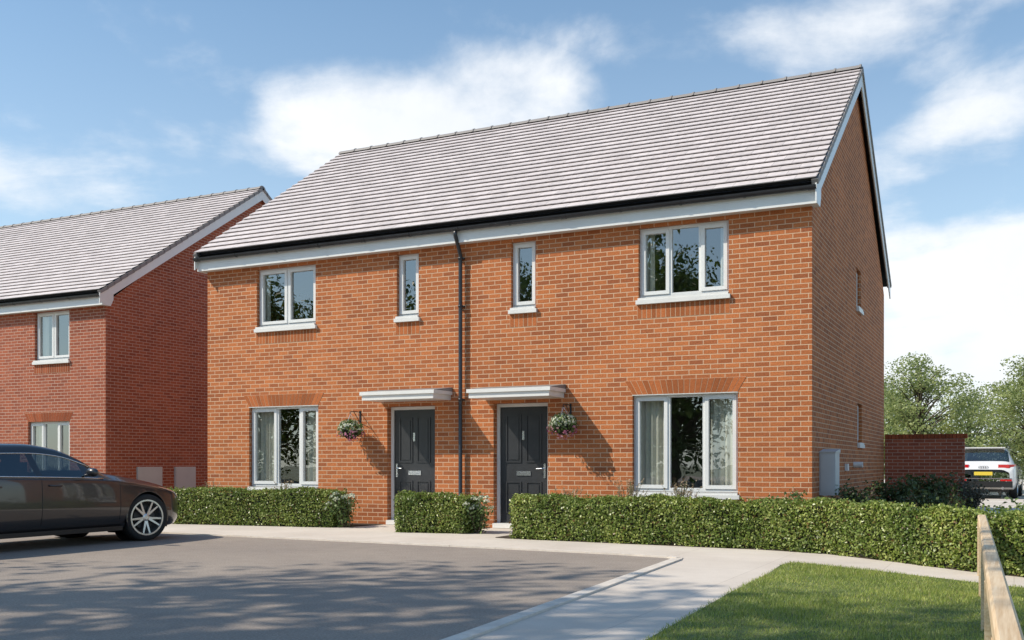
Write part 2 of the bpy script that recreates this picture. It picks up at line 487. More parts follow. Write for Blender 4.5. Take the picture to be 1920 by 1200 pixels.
def window(house, P, u0, u1, v0, v1, mull, sash, curtains=None, rec=.075, transom=None, sill=True):
    """white uPVC window in the opening; mull = mullion centres; sash = indices of opening lights; the frame is a part of the house"""
    fw = .052; fd = .07
    g = MB()
    e = .004
    qbox(g, P, u0+e, u0+fw, v0+e, v1-e, rec, rec+fd); qbox(g, P, u1-fw, u1-e, v0+e, v1-e, rec, rec+fd)
    qbox(g, P, u0+fw, u1-fw, v0+e, v0+fw+.012, rec, rec+fd); qbox(g, P, u0+fw, u1-fw, v1-fw, v1-e, rec, rec+fd)
    edges = [u0+fw] + [x for m_ in mull for x in (m_-.026, m_+.026)] + [u1-fw]
    for m_ in mull: qbox(g, P, m_-.026, m_+.026, v0+fw+.012, v1-fw, rec, rec+fd)
    wo = g.build('window', M['upvc'], house)
    lights = list(zip(edges[0::2], edges[1::2]))
    for i, (a, b) in enumerate(lights):
        c, d = v0+fw+.012, v1-fw
        if i in sash:
            s = MB(); q = .045; f0, f1 = rec-.016, rec+.05
            qbox(s, P, a-.012, a+q, c-.012, d+.012, f0, f1); qbox(s, P, b-q, b+.012, c-.012, d+.012, f0, f1)
            qbox(s, P, a+q, b-q, c-.012, c+q, f0, f1); qbox(s, P, a+q, b-q, d-q, d+.012, f0, f1)
            s.build('sash', M['upvc'], wo)
            a, b, c, d = a+q, b-q, c+q, d-q
        p = MB(); p.face([P(a,c,rec+.03), P(b,c,rec+.03), P(b,d,rec+.03), P(a,d,rec+.03)])
        p.build('pane', M['glass'], wo)
        if i in sash:
            hn = MB(); um = (b+.012) if i == 0 else (a-.035)
            qbox(hn, P, um, um+.022, (c+d)/2-.05, (c+d)/2+.05, rec+.052, rec+.075)
            hn.build('handle', M['upvc'], wo)
    if sill:
        s = MB(); qbox(s, P, u0-.0, u1+.0, v0-.035, v0, -.045, rec+.02)
        qbox(s, P, u0-.03, u1+.03, v0-.10, v0-.035, -.055, -.003)
        s.build('sill', M['grp'], wo)
    for (a, b) in (curtains or []):
        curtain_mesh(P, a, b, v0+.02, v1+.06, .205).build('curtain', M['curtain'], wo, smooth=True)
    return wo

def soldier_flat(house, P, u0, u1, v0, h, m, d=-.0035):
    mb = MB(); n = int((u1-u0)/.075); w = (u1-u0)/n
    qbox(mb, P, u0, u1, v0, v0+h, d+.0015, .02, 1)
    for i in range(n):
        a = u0 + i*w
        qbox(mb, P, a+.005, a+w-.005, v0+.005, v0+h-.005, d, .01, 0)
    return mb.build('brick_course', [m, M['mortar']], house)
def gauged_arch(house, P, u0, u1, v0, h, m, flare=.13):
    """flat arch of splayed bricks over an opening"""
    mb = MB(); n = int((u1-u0)/.080); 
    def q(a0, a1, b0, b1, z0, z1, d0, d1, mt):
        pts = [P(a0,z0,d0),P(a1,z0,d0),P(a1,z0,d1),P(a0,z0,d1),P(b0,z1,d0),P(b1,z1,d0),P(b1,z1,d1),P(b0,z1,d1)]
        mb.mesh(pts, [(0,3,2,1),(4,5,6,7),(0,1,5,4),(1,2,6,5),(2,3,7,6),(3,0,4,7)], mt)
    L0 = u1-u0; 
    q(u0, u1, u0-flare, u1+flare, v0, v0+h, -.002, .02, 1)
    for i in range(n):
        a0 = u0+L0*i/n; a1 = u0+L0*(i+1)/n
        b0 = u0-flare+(L0+2*flare)*i/n; b1 = u0-flare+(L0+2*flare)*(i+1)/n
        q(a0+.0045, a1-.0045, b0+.0045, b1-.0045, v0+.004, v0+h-.005, -.005, .01, 0)
    return mb.build('brick_arch', [m, M['mortar']], house)

def roof(house, x0, x1, y0, z0, yr, zr, yb, zb, over=.0):
    """two pitched slopes of lapped tile courses between x0 and x1, each a real stepped sheet"""
    mb = MB()
    def slope(ya, za, yc, zc, flip):
        ln = math.hypot(yc-ya, zc-za); n = round(ln/.2422)
        ty, tz = (yc-ya)/ln, (zc-za)/ln
        ny, nz = -tz, ty
        if nz < 0: ny, nz = -ny, -nz
        step = ln/n; th = .028
        for k in range(n):
            s0, s1 = k*step, min(ln, (k+1)*step+.035)
            lift0 = .046; lift1 = .012
            A = (ya+ty*s0+ny*lift0, za+tz*s0+nz*lift0); B = (ya+ty*s1+ny*lift1, za+tz*s1+nz*lift1)
            A0 = (ya+ty*s0+ny*.031, za+tz*s0+nz*.031)
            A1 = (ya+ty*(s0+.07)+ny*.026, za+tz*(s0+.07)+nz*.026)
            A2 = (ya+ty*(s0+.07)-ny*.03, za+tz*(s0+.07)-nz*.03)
            xa, xb = (x0, x1)
            f = [(xa,*A),(xb,*A),(xb,*B),(xa,*B)]; u = [(xa,s0),(xb,s0),(xb,s1),(xa,s1)]
            g = [(xa,*A0),(xb,*A0),(xb,*A),(xa,*A)]
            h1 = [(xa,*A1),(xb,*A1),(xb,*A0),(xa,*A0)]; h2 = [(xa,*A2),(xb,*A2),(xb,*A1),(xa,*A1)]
            if flip: f.reverse(); u.reverse(); g.reverse(); h1.reverse(); h2.reverse()
            mb.face(f, 0, u); mb.face(g, 0, [(xa,s0),(xb,s0),(xb,s0+.02),(xa,s0+.02)])
            mb.face(h1, 1); mb.face(h2, 1)  # tile undersides and gap backs coloured black, painting in the shade under each course
        # underlay
        u_ = [(x0,ya-ny*.03,za-nz*.03),(x0,yc-ny*.03,zc-nz*.03),(x1,yc-ny*.03,zc-nz*.03),(x1,ya-ny*.03,za-nz*.03)]
        if flip: u_.reverse()
        mb.face(u_, 1)
    slope(y0, z0, yr, zr, False); slope(yb, zb, yr, zr, True)
    r = mb.build('roof', [M['tile'], M['black_plastic']], house)
    # ridge tiles
    rt = MB(); n = int((x1-x0)/.45); w = (x1-x0)/n
    for i in range(n):
        a = x0+i*w+.004; b = a+w-.008
        for (xa, xb, rr) in ((a, b, .105), (b-.03, b+.004, .118)):
            k = 9; V = []
            for xx in (xa, xb):
                for j in range(k):
                    q = PI*(.06+.88*j/(k-1))
                    V.append((xx, yr+math.cos(q)*rr*1.15, zr-.035+math.sin(q)*rr))
            F = [(j, j+1, k+j+1, k+j) for j in range(k-1)] + [tuple(range(k-1,-1,-1)), tuple(range(k,2*k))]
            rt.mesh(V, F)
    rt.build('ridge_tiles', M['tile'], r, smooth=False)
    return r

def verge(house, xface, sgn, y0, z0, yr, zr, yb, zb, width=.24):
    """barge board and stepped verge caps on a gable; sgn = outward x"""
    mb = MB(); t = .022
    xa, xb = (xface, xface+sgn*t) if sgn > 0 else (xface+sgn*t, xface)
    for (ya, za) in ((y0, z0), (yb, zb)):
        poly = [(ya, za-.03), (yr, zr-.03), (yr, zr-.03-width*1.21), (ya, za-.03-width*1.05)]
        if ya > yr: poly.reverse()
        mb.prism(poly if sgn > 0 else list(poly), xa, xb, 0, 'x')
    o = mb.build('barge_board', M['fascia'], house)
    cp = MB()
    for (ya, za) in ((y0, z0), (yb, zb)):
        ln = math.hypot(yr-ya, zr-za); n = round(ln/.2422); ty, tz = (yr-ya)/ln, (zr-za)/ln
        ang = math.atan2(zr-za, yr-ya)
        for k in range(n):
            s = k*ln/n
            Mx = Matrix.Translation((0, ya+ty*s, za+tz*s)) @ Matrix.Rotation(ang, 4, 'X')
            x_ = sorted((xface-sgn*.05, xface+sgn*.045))
            cp.box((x_[0], 0.0, -.045), (x_[1], ln/n+.02, .030 - .0 * k), 0, Mx @ Matrix.Rotation(-.05 if ya < yr else .05, 4, 'X'))
    cp.build('verge_caps', M['tile'], house)
    return o

def eaves(house, x0, x1, y0, z_sof, z_top, proj, end=True):
    """fascia, soffit and black half-round gutter along the front; y0 = wall face"""
    f = MB()
    f.box((x0, y0-proj-.022, z_sof-.012), (x1, y0-proj, z_top))
    f.build('fascia', M['fascia'], house)
    q = MB(); q.box((x0+.01, y0-proj+.004, z_top-.02), (x1-.01, y0-proj+.014, z_top+.10)); q.build('eaves_felt', M['black_plastic'], house)
    s = MB(); s.box((x0, y0-proj, z_sof), (x1, y0-.002, z_sof+.012))
    s.build('soffit', M['fascia'], house)
    g = MB(); r = .058; k = 10; V = []
    yc = y0-proj-.022-r-.006; zc = z_top-.012
    prof = [(yc+math.cos(PI+PI*j/(k-1))*r, zc+math.sin(PI+PI*j/(k-1))*r) for j in range(k)]
    prof_i = [(yc+math.cos(PI+PI*j/(k-1))*(r-.004), zc+math.sin(PI+PI*j/(k-1))*(r-.004)) for j in range(k)]
    ring = prof + prof_i[::-1]
    g.prism(ring[::-1], x0-.01, x1+.01, 0, 'x')
    n = int((x1-x0)/.95)
    for i in range(n+1):
        xx = x0+.06+(x1-x0-.12)*i/n; w = .016 if i % 4 else .05
        rr = r+.006
        p2 = [(yc+math.cos(PI+PI*j/(k-1))*rr, zc+math.sin(PI+PI*j/(k-1))*rr) for j in range(k)]
        g.prism((p2+prof[::-1])[::-1], xx-w, xx+w, 0, 'x')
    g.build('gutter', M['black_plastic'], house, smooth=False)

def downpipe(house, x, y0, z_top, proj):
    d = MB(); r = .034
    yo = y0-proj-.085
    d.tube([(x,yo,z_top-.05),(x,yo,z_top-.14),(x,yo+.05,z_top-.22),(x,y0-.12,z_top-.36),(x,y0-.075,z_top-.45),(x,y0-.075,z_top-.6),(x,y0-.075,.12),(x,y0-.11,.05)], r, 12)
    for z in (.55, 2.2, 3.8, z_top-.5):
        d.lathe([(r,-.02),(r+.008,-.02),(r+.008,.02),(r,.02)], 12, 0, Matrix.Translation((x, y0-.075, z)))
        d.box((x-.05, y0-.045, z-.014), (x+.05, y0-.001, z+.014))
    d.build('downpipe', M['black_plastic'], house, smooth=True)

def canopy(house, x0, x1, y0, zb, zt, proj):
    c = MB()
    c.box((x0, y0-proj, zb), (x1, y0-.001, zb+.085)); c.box((x0-.03, y0-proj-.03, zb+.085), (x1+.03, y0-.001, zt))
    o = c.build('door_canopy', M['grp'], house)
    t = MB(); V = []
    t.mesh([(x0-.03,y0-proj-.03,zt),(x1+.03,y0-proj-.03,zt),(x1+.03,y0-.004,zt+.075),(x0-.03,y0-.004,zt+.075),(x0-.03,y0-.004,zt),(x1+.03,y0-.004,zt)],
           [(0,1,2,3),(0,3,4),(1,5,2),(3,2,5,4)])
    t.build('flashing', M['lead'], o)

def door(house, P, u0, u1, v1, handle_right, rec=.12):
    f = MB(); fw = .06
    qbox(f, P, u0+.004, u0+fw, .03, v1-.004, rec, rec+.08); qbox(f, P, u1-fw, u1-.004, .03, v1-.004, rec, rec+.08)
    qbox(f, P, u0+fw, u1-fw, v1-fw, v1-.004, rec, rec+.08)
    fr = f.build('door_frame', M['upvc'], house)
    a, b = u0+fw+.003, u1-fw-.003; c, d = .10, v1-fw-.003
    dm = MB(); qbox(dm, P, a, b, c, d, rec+.02, rec+.065)
    do = dm.build('front_door', M['anthracite'], house)
    pn = MB(); w = b-a; st = .11; mid = .09
    for (p0, p1) in ((a+st, a+w/2-mid/2), (a+w/2+mid/2, b-st)):
        for (q0, q1) in ((c+.16, c+.70), (c+1.02, d-.13)):
            t = .022; z0 = rec+.006; z1 = rec+.02
            qbox(pn, P, p0, p0+t, q0, q1, z0, z1); qbox(pn, P, p1-t, p1, q0, q1, z0, z1)
            qbox(pn, P, p0+t, p1-t, q0, q0+t, z0, z1); qbox(pn, P, p0+t, p1-t, q1-t, q1, z0, z1)
            qbox(pn, P, p0+.05, p1-.05, q0+.05, q1-.05, z0+.004, z1)
    pn.build('door_panel', M['anthracite'], do)
    lp = MB(); uc = (a+b)/2
    qbox(lp, P, uc-.13, uc+.13, c+.80, c+.875, rec+.008, rec+.02); qbox(lp, P, uc-.115, uc+.115, c+.815, c+.86, rec+.003, rec+.008)
    lp.build('letter_plate', M['chrome'], do)
    h = MB(); uh = (b-.055) if handle_right else (a+.055)
    qbox(h, P, uh-.016, uh+.016, c+.76, c+1.0, rec+.010, rec+.02)
    s = -1 if handle_right else 1
    h.tube([P(uh, c+.92, rec+.012), P(uh, c+.92, rec-.03), P(uh+s*.03, c+.92, rec-.04), P(uh+s*.13, c+.915, rec-.04)], .010, 8)
    h.build('handle', M['chrome'], do)
    kn = MB(); qbox(kn, P, uc-.02, uc+.02, c+1.40, c+1.55, rec-.01, rec+.02); kn.build('knocker', M['chrome'], do)
    th = MB(); qbox(th, P, u0+.004, u1-.004, .018, .095, -.05, rec+.10)
    th.build('threshold', M['grp'], house)

def gable_wall(mb, X, y0, y1, zw, yr, zr, holes, thick, facing=1):
    P = Plane('gable', X)
    if facing > 0:
        wall(mb, P, y0, y1, 0, zw, holes, thick)
        mb.face([(X,y0,zw),(X,y1,zw),(X,yr,zr)], 0, [(y0,zw),(y1,zw),(yr,zr)])
    else:
        mb.face([(X,y1,0),(X,y0,0),(X,y0,zw),(X,y1,zw)], 0, [(y1,0),(y0,0),(y0,zw),(y1,zw)])
        mb.face([(X,y0,zw),(X,yr,zr),(X,y1,zw)], 0, [(y0,zw),(yr,zr),(y1,zw)])

# ---- the pair of houses
XL, XR, YB, ZW, YR, ZR = -14.25, -2.65, 9.16, 4.94, 4.55, 8.45
house = tag(empty('semi_detached_house', (-8.45, 0, 0), world_parts=True),
            'large orange brick pair of houses with white doorframes and pale grey tiled roof', 'house')
FP = Plane('front', 0.0); GP = Plane('gable', XR)
LWIN = (-13.20, -11.56, .66, 2.19); RWIN = (-5.42, -3.74, .66, 2.19)
UL = (-13.01, -11.62, 3.71, 4.82); UR = (-5.32, -3.88, 3.71, 4.82)
S1 = (-9.84, -9.38, 3.71, 4.82); S2 = (-7.57, -7.11, 3.71, 4.82)
DL = (-10.04, -9.05, 0.02, 2.12); DR = (-7.90, -6.89, 0.02, 2.12)
G1 = (4.66, 5.27, 4.06, 4.80); G2 = (4.80, 5.42, 1.50, 2.25)
w = MB()
wall(w, FP, XL, XR, 0, ZW, [LWIN, RWIN, UL, UR, S1, S2, DL, DR], .30)
gable_wall(w, XR, 0.0, YB, ZW, YR, ZR-.06, [G1, G2], .30)
gable_wall(w, XL, 0.0, YB, ZW, YR, ZR-.06, [], .30, -1)
w.face([(XR,YB,0),(XL,YB,0),(XL,YB,ZW),(XR,YB,ZW)], 0, [(XR,0),(XL,0),(XL,ZW),(XR,ZW)])
w.build('wall', [M['brick'], M['plaster']], house)
i = MB()
for z in (.02, 2.55, 4.90): i.box((XL+.02, .31, z), (XR-.31, YB-.02, z+.06), 0)
i.box((-8.55, .31, .09), (-8.35, YB-.02, 4.88), 1)
i.box((XL+.31, 4.2, .09), (-8.56, 4.3, 4.88), 1); i.box((-8.34, 4.2, .09), (XR-.31, 4.3, 4.88), 1)
i.build('interior', [M['floorboard'], M['plaster']], house)
# plinth course of darker engineering brick
roof(house, XL-.09, XR+.11, -.27, 5.185, YR, ZR, YB+.27, 5.185)
verge(house, XR+.09, 1, -.27, 5.16, YR, ZR, YB+.27, 5.16)
verge(house, XL-.07, -1, -.27, 5.16, YR, ZR, YB+.27, 5.16)
eaves(house, XL-.08, XR+.10, 0.0, 4.875, 5.115, .17)
be = MB(); be.prism([(-.186,4.86),(-.186,5.11),(-.02,5.22),(.14,5.30),(.14,5.02),(.06,4.86)][::-1], XR+.004, XR+.107, 0, 'x')
be.build('box_end', M['fascia'], house); be = MB()
be.prism([(-.186,4.86),(-.186,5.11),(-.02,5.22),(.14,5.30),(.14,5.02),(.06,4.86)][::-1], XL-.087, XL-.004, 0, 'x')
be.build('box_end', M['fascia'], house)
downpipe(house, -8.50, 0.0, 5.12, .17)

window(house, FP, *RWIN, [-4.85, -4.28], (0, 2), [(-5.40,-4.92), (-4.22,-3.75)])
window(house, FP, *LWIN, [-12.57, -12.03], (0, 2), [(-13.17,-12.66), (-11.98,-11.58)])
window(house, FP, *UR, [-4.82, -4.34], (0, 2), [(-5.31,-5.12), (-4.06,-3.89)])
window(house, FP, *UL, [-12.32], (0, 1), [(-13.0,-12.82), (-11.80,-11.63)])
window(house, FP, *S1, [], (0,))
window(house, FP, *S2, [], (0,))
window(house, GP, *G1, [], (0,)); window(house, GP, *G2, [], (0,))
for w_ in (LWIN, RWIN): gauged_arch(house, FP, w_[0], w_[1], w_[3]+.0, .225, M['soldier'])
for w_ in (LWIN, RWIN):
    h_ = MB(); qbox(h_, FP, w_[0], w_[1], w_[3]-.012, w_[3]-.002, -.012, .07); h_.build('lintel', M['fascia'], house)
for w_ in (UL, UR, S1, S2): soldier_flat(house, FP, w_[0]-.02, w_[1]+.02, w_[2]-.325, .225, M['soldier'])
door(house, FP, *DL[:2], DL[3], False); door(house, FP, *DR[:2], DR[3], True)
canopy(house, -10.17, -8.73, 0.0, 2.20, 2.345, .60)
canopy(house, -8.05, -6.60, 0.0, 2.18, 2.325, .60)
mb_ = MB(); mb_.box((XR+.001, .62, .62), (XR+.235, 1.02, 1.27)); mb_.box((XR+.02, .612, .66), (XR+.215, .62, 1.23))
mb_.prism([(.60,1.27),(.60,1.285),(1.02,1.33),(1.02,1.27)][::-1], XR+.001, XR+.25, 0, 'x')
mb_.build('meter_box', M['meter'], house)
fl = MB(); fl.lathe([(0,.0),(.055,.0),(.055,.16),(.045,.16),(.045,.14),(0,.14)], 14, 0, Matrix.Translation((XR, 4.3, 1.08)) @ Matrix.Rotation(PI/2, 4, 'Y'))
fl.build('boiler_flue', M['upvc'], house); fl = MB()
fl.box((XR+.001, 3.2, .98), (XR+.05, 3.36, 1.10)); fl.build('air_vent', M['upvc'], house)
for x in (-8.72, -8.18):
    dt = MB(); dt.box((x-.05, -.05, .30), (x+.05, -.001, .42)); dt.build('outdoor_socket', M['meter'], house)

# ---- the neighbour
NX, NY, NYB, NYR, NZR = -19.40, 2.10, 13.1, 7.6, 8.98
nb = tag(empty('neighbouring_house', (-25, NY, 0), world_parts=True),
         'red brick house at the left, its shaded gable half hidden behind the larger house', 'house')
NFP = Plane('front', NY)
NU = (-21.86, -20.63, 3.66, 4.86); NGW = (-22.10, -20.62, .70, 2.14); NU2 = (-26.5, -25.2, 3.66, 4.86); ND = (-25.0, -24.0, .02, 2.12)
w = MB()
wall(w, NFP, -31.0, NX, 0, ZW, [NU, NGW, NU2, ND], .30)
gable_wall(w, NX, NY, NYB, ZW, NYR, NZR-.06, [], .30)
gable_wall(w, -31.0, NY, NYB, ZW, NYR, NZR-.06, [], .30, -1)
w.face([(NX,NYB,0),(-31,NYB,0),(-31,NYB,ZW),(NX,NYB,ZW)], 0, [(NX,0),(-31,0),(-31,ZW),(NX,ZW)])
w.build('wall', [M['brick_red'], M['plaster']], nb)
i = MB()
for z in (.02, 2.55, 4.90): i.box((-30.9, NY+.31, z), (NX-.31, NYB-.02, z+.06), 0)
i.box((-30.6, NY+4, .09), (NX-.31, NY+4.1, 4.88), 1)
i.build('interior', [M['floorboard'], M['plaster']], nb)
roof(nb, -31.09, NX+.11, NY-.27, 5.185, NYR, NZR, NYB+.27, 5.185)
verge(nb, NX+.09, 1, NY-.27, 5.16, NYR, NZR, NYB+.27, 5.16)
eaves(nb, -31.08, NX+.10, NY, 4.875, 5.115, .17)
be = MB(); be.prism([(NY-.186,4.86),(NY-.186,5.11),(NY-.02,5.22),(NY+.14,5.30),(NY+.14,5.02),(NY+.06,4.86)][::-1], NX+.004, NX+.107, 0, 'x')
be.build('box_end', M['fascia'], nb)
window(nb, NFP, *NU, [-21.24], (0, 1), [(-21.84,-21.62)])
window(nb, NFP, *NU2, [-25.85], (0, 1))
window(nb, NFP, *NGW, [-21.60, -21.10], (0, 2), [(-22.08,-21.8), (-20.9,-20.64)])
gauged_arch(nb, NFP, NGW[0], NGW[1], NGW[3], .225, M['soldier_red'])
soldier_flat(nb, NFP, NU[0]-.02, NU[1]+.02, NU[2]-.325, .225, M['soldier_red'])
door(nb, NFP, ND[0], ND[1], ND[3], True)
for (ya, yb_) in ((3.05, 3.85), (4.30, 5.02)):
    q = MB(); q.box((NX+.001, ya, .42), (NX+.05, yb_, 1.02)); q.box((NX+.05, ya+.03, .45), (NX+.056, yb_-.03, .99)); q.build('meter_box', M['meter'], nb)

# ---- garden wall beyond the gable
gwt = tag(empty('garden_wall', (-1.8, 9.2, 0), world_parts=True), 'shaded red brick garden wall with coping beyond the gable end', 'wall')
g = MB(); GX0, GX1, GY = XR+.01, -.98, 9.25
g.face([(GX0,GY,0),(GX1,GY,0),(GX1,GY,1.66),(GX0,GY,1.66)], 0, [(GX0,0),(GX1,0),(GX1,1.66),(GX0,1.66)])
g.face([(GX1,GY,0),(GX1,GY+.22,0),(GX1,GY+.22,1.66),(GX1,GY,1.66)], 0, [(0,0),(.22,0),(.22,1.66),(0,1.66)])
g.face([(GX1,GY+.22,0),(GX0,GY+.22,0),(GX0,GY+.22,1.66),(GX1,GY+.22,1.66)], 0, [(GX1,0),(GX0,0),(GX0,1.66),(GX1,1.66)])
g.face([(GX0,GY,1.66),(GX1,GY,1.66),(GX1,GY+.22,1.66),(GX0,GY+.22,1.66)])
g.build('brickwork', M['brick_red'], gwt)
g = MB(); n = int((GX1-GX0)/.075)
for k in range(n+1): g.box((GX0+k*.075, GY-.015, 1.662), (GX0+k*.075+.067, GY+.235, 1.765))
g.build('coping', M['soldier_red'], gwt)

# ------------------------------------------------------------------ planting
def hedge(name, poly, depth, height, dens, label, lean=.03, size=.036, group=None):
    """clipped hedge behind a front line poly (left to right)"""
    root = empty(name, (poly[0][0], poly[0][1], 0), world_parts=True)
    poly = [Vector(p) for p in poly]
    segs = list(zip(poly[:-1], poly[1:])); lens = [(b-a).length for a, b in segs]; T = sum(lens)
    nrm = []
    for a, b in segs:
        d = (b-a).normalized(); nrm.append(Vector((-d.y, d.x)))
    vn = [nrm[0]] + [((nrm[i]+nrm[i+1])/2).normalized() for i in range(len(nrm)-1)] + [nrm[-1]]
    back = [p + n_*depth for p, n_ in zip(poly, vn)]
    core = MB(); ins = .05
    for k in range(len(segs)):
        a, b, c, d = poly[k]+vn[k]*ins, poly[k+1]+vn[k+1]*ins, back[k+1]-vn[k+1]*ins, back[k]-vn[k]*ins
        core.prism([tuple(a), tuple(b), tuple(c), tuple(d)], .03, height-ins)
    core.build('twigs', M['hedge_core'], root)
    Ps = []; Ns = []
    def add(p, n_): Ps.append(p); Ns.append(n_)
    for k, (a, b) in enumerate(segs):
        for face in ('front', 'top', 'back'):
            area = lens[k]*(depth if face == 'top' else height)
            n = int(area*dens*(1 if face != 'back' else .5))
            t = rng.random(n); q = rng.random(n)
            fa = np.array([a.x,a.y])[None]*(1-t[:,None]) + np.array([b.x,b.y])[None]*t[:,None]
            va = np.array([vn[k].x,vn[k].y])[None]*(1-t[:,None]) + np.array([vn[k+1].x,vn[k+1].y])[None]*t[:,None]
            if face == 'top':
                xy = fa + va*(q*depth)[:,None]; z = np.full(n, height) + rng.normal(0, .014, n)
                nn = np.tile(np.array([[0,0,1.0]]), (n,1))
                edge = np.minimum(q, 1-q)*depth
                z -= np.clip(.05-edge, 0, .05)*.7
            else:
                s = 0.0 if face == 'front' else depth
                xy = fa + va*s; z = .015 + q*(height-.02)
                sg = -1 if face == 'front' else 1
                nn = np.concatenate([va*sg, np.full((n,1), .25)], 1)
                bulge = .018*np.sin(xy[:,0]*5+z*4)+.014*np.sin(xy[:,0]*13+z*9) + rng.normal(0, .016, n)
                xy = xy + va*sg*(bulge - .035*np.clip(.14-z, 0, .14)/.14 - .04*np.clip(z-height+.05, 0, .05)/.05)[:,None]
            lump = .022*np.sin(xy[:,0]*3.1+xy[:,1]*2)+.016*np.sin(xy[:,0]*8.3)+.012*np.sin(xy[:,0]*17+1)
            Ps.append(np.column_stack([xy, z+lump*(z/height)])); Ns.append(nn)
    for p, q_, d in ((poly[0], back[0], -(poly[1]-poly[0]).normalized()), (poly[-1], back[-1], (poly[-1]-poly[-2]).normalized())):
        n = int(depth*height*dens); t = rng.random(n); z = .015+rng.random(n)*(height-.03)
        xy = np.array([p.x,p.y])[None]*(1-t[:,None])+np.array([q_.x,q_.y])[None]*t[:,None] + np.array([d.x,d.y])[None]*rng.normal(.01,.016,n)[:,None]
        Ps.append(np.column_stack([xy, z])); Ns.append(np.tile(np.array([[d.x,d.y,.25]]), (n,1)))
    # stray shoots
    n = int(T*34)
    t = rng.random(n)*T; acc = np.cumsum([0]+lens)
    for tt in t:
        k = min(len(segs)-1, int(np.searchsorted(acc, tt, 'right')-1)); f = (tt-acc[k])/lens[k]
        p = segs[k][0].lerp(segs[k][1], f) + vn[k]*random.uniform(0, depth)
        hh = random.uniform(.02, .06)
        Ps.append(np.column_stack([rng.normal(p.x,.012,5), rng.normal(p.y,.012,5), height+np.linspace(0,hh,5)])); Ns.append(rng.normal(0,1,(5,3)))
    V, F = leaves(np.concatenate(Ps), np.concatenate(Ns), size, .6, .75)
    np_mesh('foliage', V, F, M['hedge_leaf'], root)
    tag(root, label, 'hedge', group)
    return root
HG = 'clipped box hedges in front of the houses'
hedge('clipped_hedge', [(-6.52,-2.10), (-4.3,-2.26), (-2.86,-2.36), (-2.02,-2.64), (-1.17,-3.34), (-.45,-4.02), (.25,-4.46), (1.0,-4.80)], .55, .61, 5200,
      'long clipped green hedge curving past the right-hand house to the timber rail', group=HG)
hedge('clipped_hedge', [(-8.78,-1.66), (-7.62,-1.52)], .55, .60, 5200, 'short clipped hedge standing between the two front doors', group=HG)
hedge('clipped_hedge', [(-14.9,-1.72), (-12.6,-1.44), (-10.42,-1.16)], .55, .62, 4200, 'clipped hedge under the left downstairs window, beside the dark car', group=HG)

def shrub_mesh(nstem, h, spread, nleaf, size, mats, flower=None, nfl=0, fsize=.05, core=.0):
    """returns dict of meshes built at origin: stems / foliage / flowers"""
    st = MB(); tips = []; Ps = []; Ns = []
    for k in range(nstem):
        a = random.uniform(0, 2*PI); lean = spread*random.uniform(.2, 1.0); hh = h*random.uniform(.65, 1.0)
        p0 = Vector((random.uniform(-.05,.05), random.uniform(-.05,.05), 0))
        p1 = p0 + Vector((math.cos(a)*lean*.45, math.sin(a)*lean*.45, hh*.55))
        p2 = p0 + Vector((math.cos(a)*lean, math.sin(a)*lean, hh))
        st.tube([p0, p1, p2], [.008, .006, .003], 5)
        tips.append(p2)
        for q in range(nleaf//nstem):
            f = random.uniform(.15, 1.02)
            p = p0.lerp(p1, f*2) if f < .5 else p1.lerp(p2, f*2-1)
            r_ = .07+.10*spread
            Ps.append((p.x+random.gauss(0,r_*.6), p.y+random.gauss(0,r_*.6), max(.02, p.z+random.gauss(0,.05)))); Ns.append((math.cos(a)*.5, math.sin(a)*.5, .8))
    return st, np.array(Ps), np.array(Ns), tips
def shrub(name, loc, label, mats, nstem=14, h=.6, spread=.3, nleaf=900, size=.05, flower=None, fsize=.03, fper=26, frad=.06, aspect=.55, group=None, cat='shrub'):
    root = empty(name, loc)
    st, P_, N_, tips = shrub_mesh(nstem, h, spread, nleaf, size, mats)
    st.build('stems', M['bark'], root)
    V, F = leaves(P_, N_, size, aspect, .9); np_mesh('foliage', V, F, mats, root)
    if flower:
        fp = []; fn = []
        for t in tips:
            for q in range(fper):
                d = rng.normal(0, 1, 3); d /= np.linalg.norm(d); d[2] = abs(d[2])*.8
                fp.append(np.array(t)+d*frad*random.uniform(.6,1)); fn.append(d)
        V, F = leaves(np.array(fp), np.array(fn), fsize, .8, .5); tag(np_mesh('flowers', V, F, flower, root), kind='stuff')
    tag(root, label, cat, group); return root
def plume(name, loc, label, n=46, h=.7, spread=.28, group=None):
    """ornamental grass with feathery straw plumes"""
    root = empty(name, loc); st = MB(); Ps = []; Ns = []
    for k in range(n):
        a = random.uniform(0, 2*PI); ln = spread*random.uniform(.1,1); hh = h*random.uniform(.6,1)
        p0 = Vector((math.cos(a)*.04, math.sin(a)*.04, 0)); p1 = Vector((math.cos(a)*ln*.4, math.sin(a)*ln*.4, hh*.6)); p2 = Vector((math.cos(a)*ln, math.sin(a)*ln, hh))
        st.tube([p0, p1, p2], [.004,.003,.002], 4)
        for q in range(16):
            p = p1.lerp(p2, random.uniform(.45,1.05)); Ps.append((p.x+random.gauss(0,.012), p.y+random.gauss(0,.012), p.z+random.gauss(0,.012))); Ns.append((0,0,1))
    st.build('stems', M['shrub_light'], root)
    V, F = leaves(np.array(Ps), np.array(Ns), .035, .4, 1.2); np_mesh('plumes', V, F, M['fl_straw'], root)
    tag(root, label, 'plant', group); return root

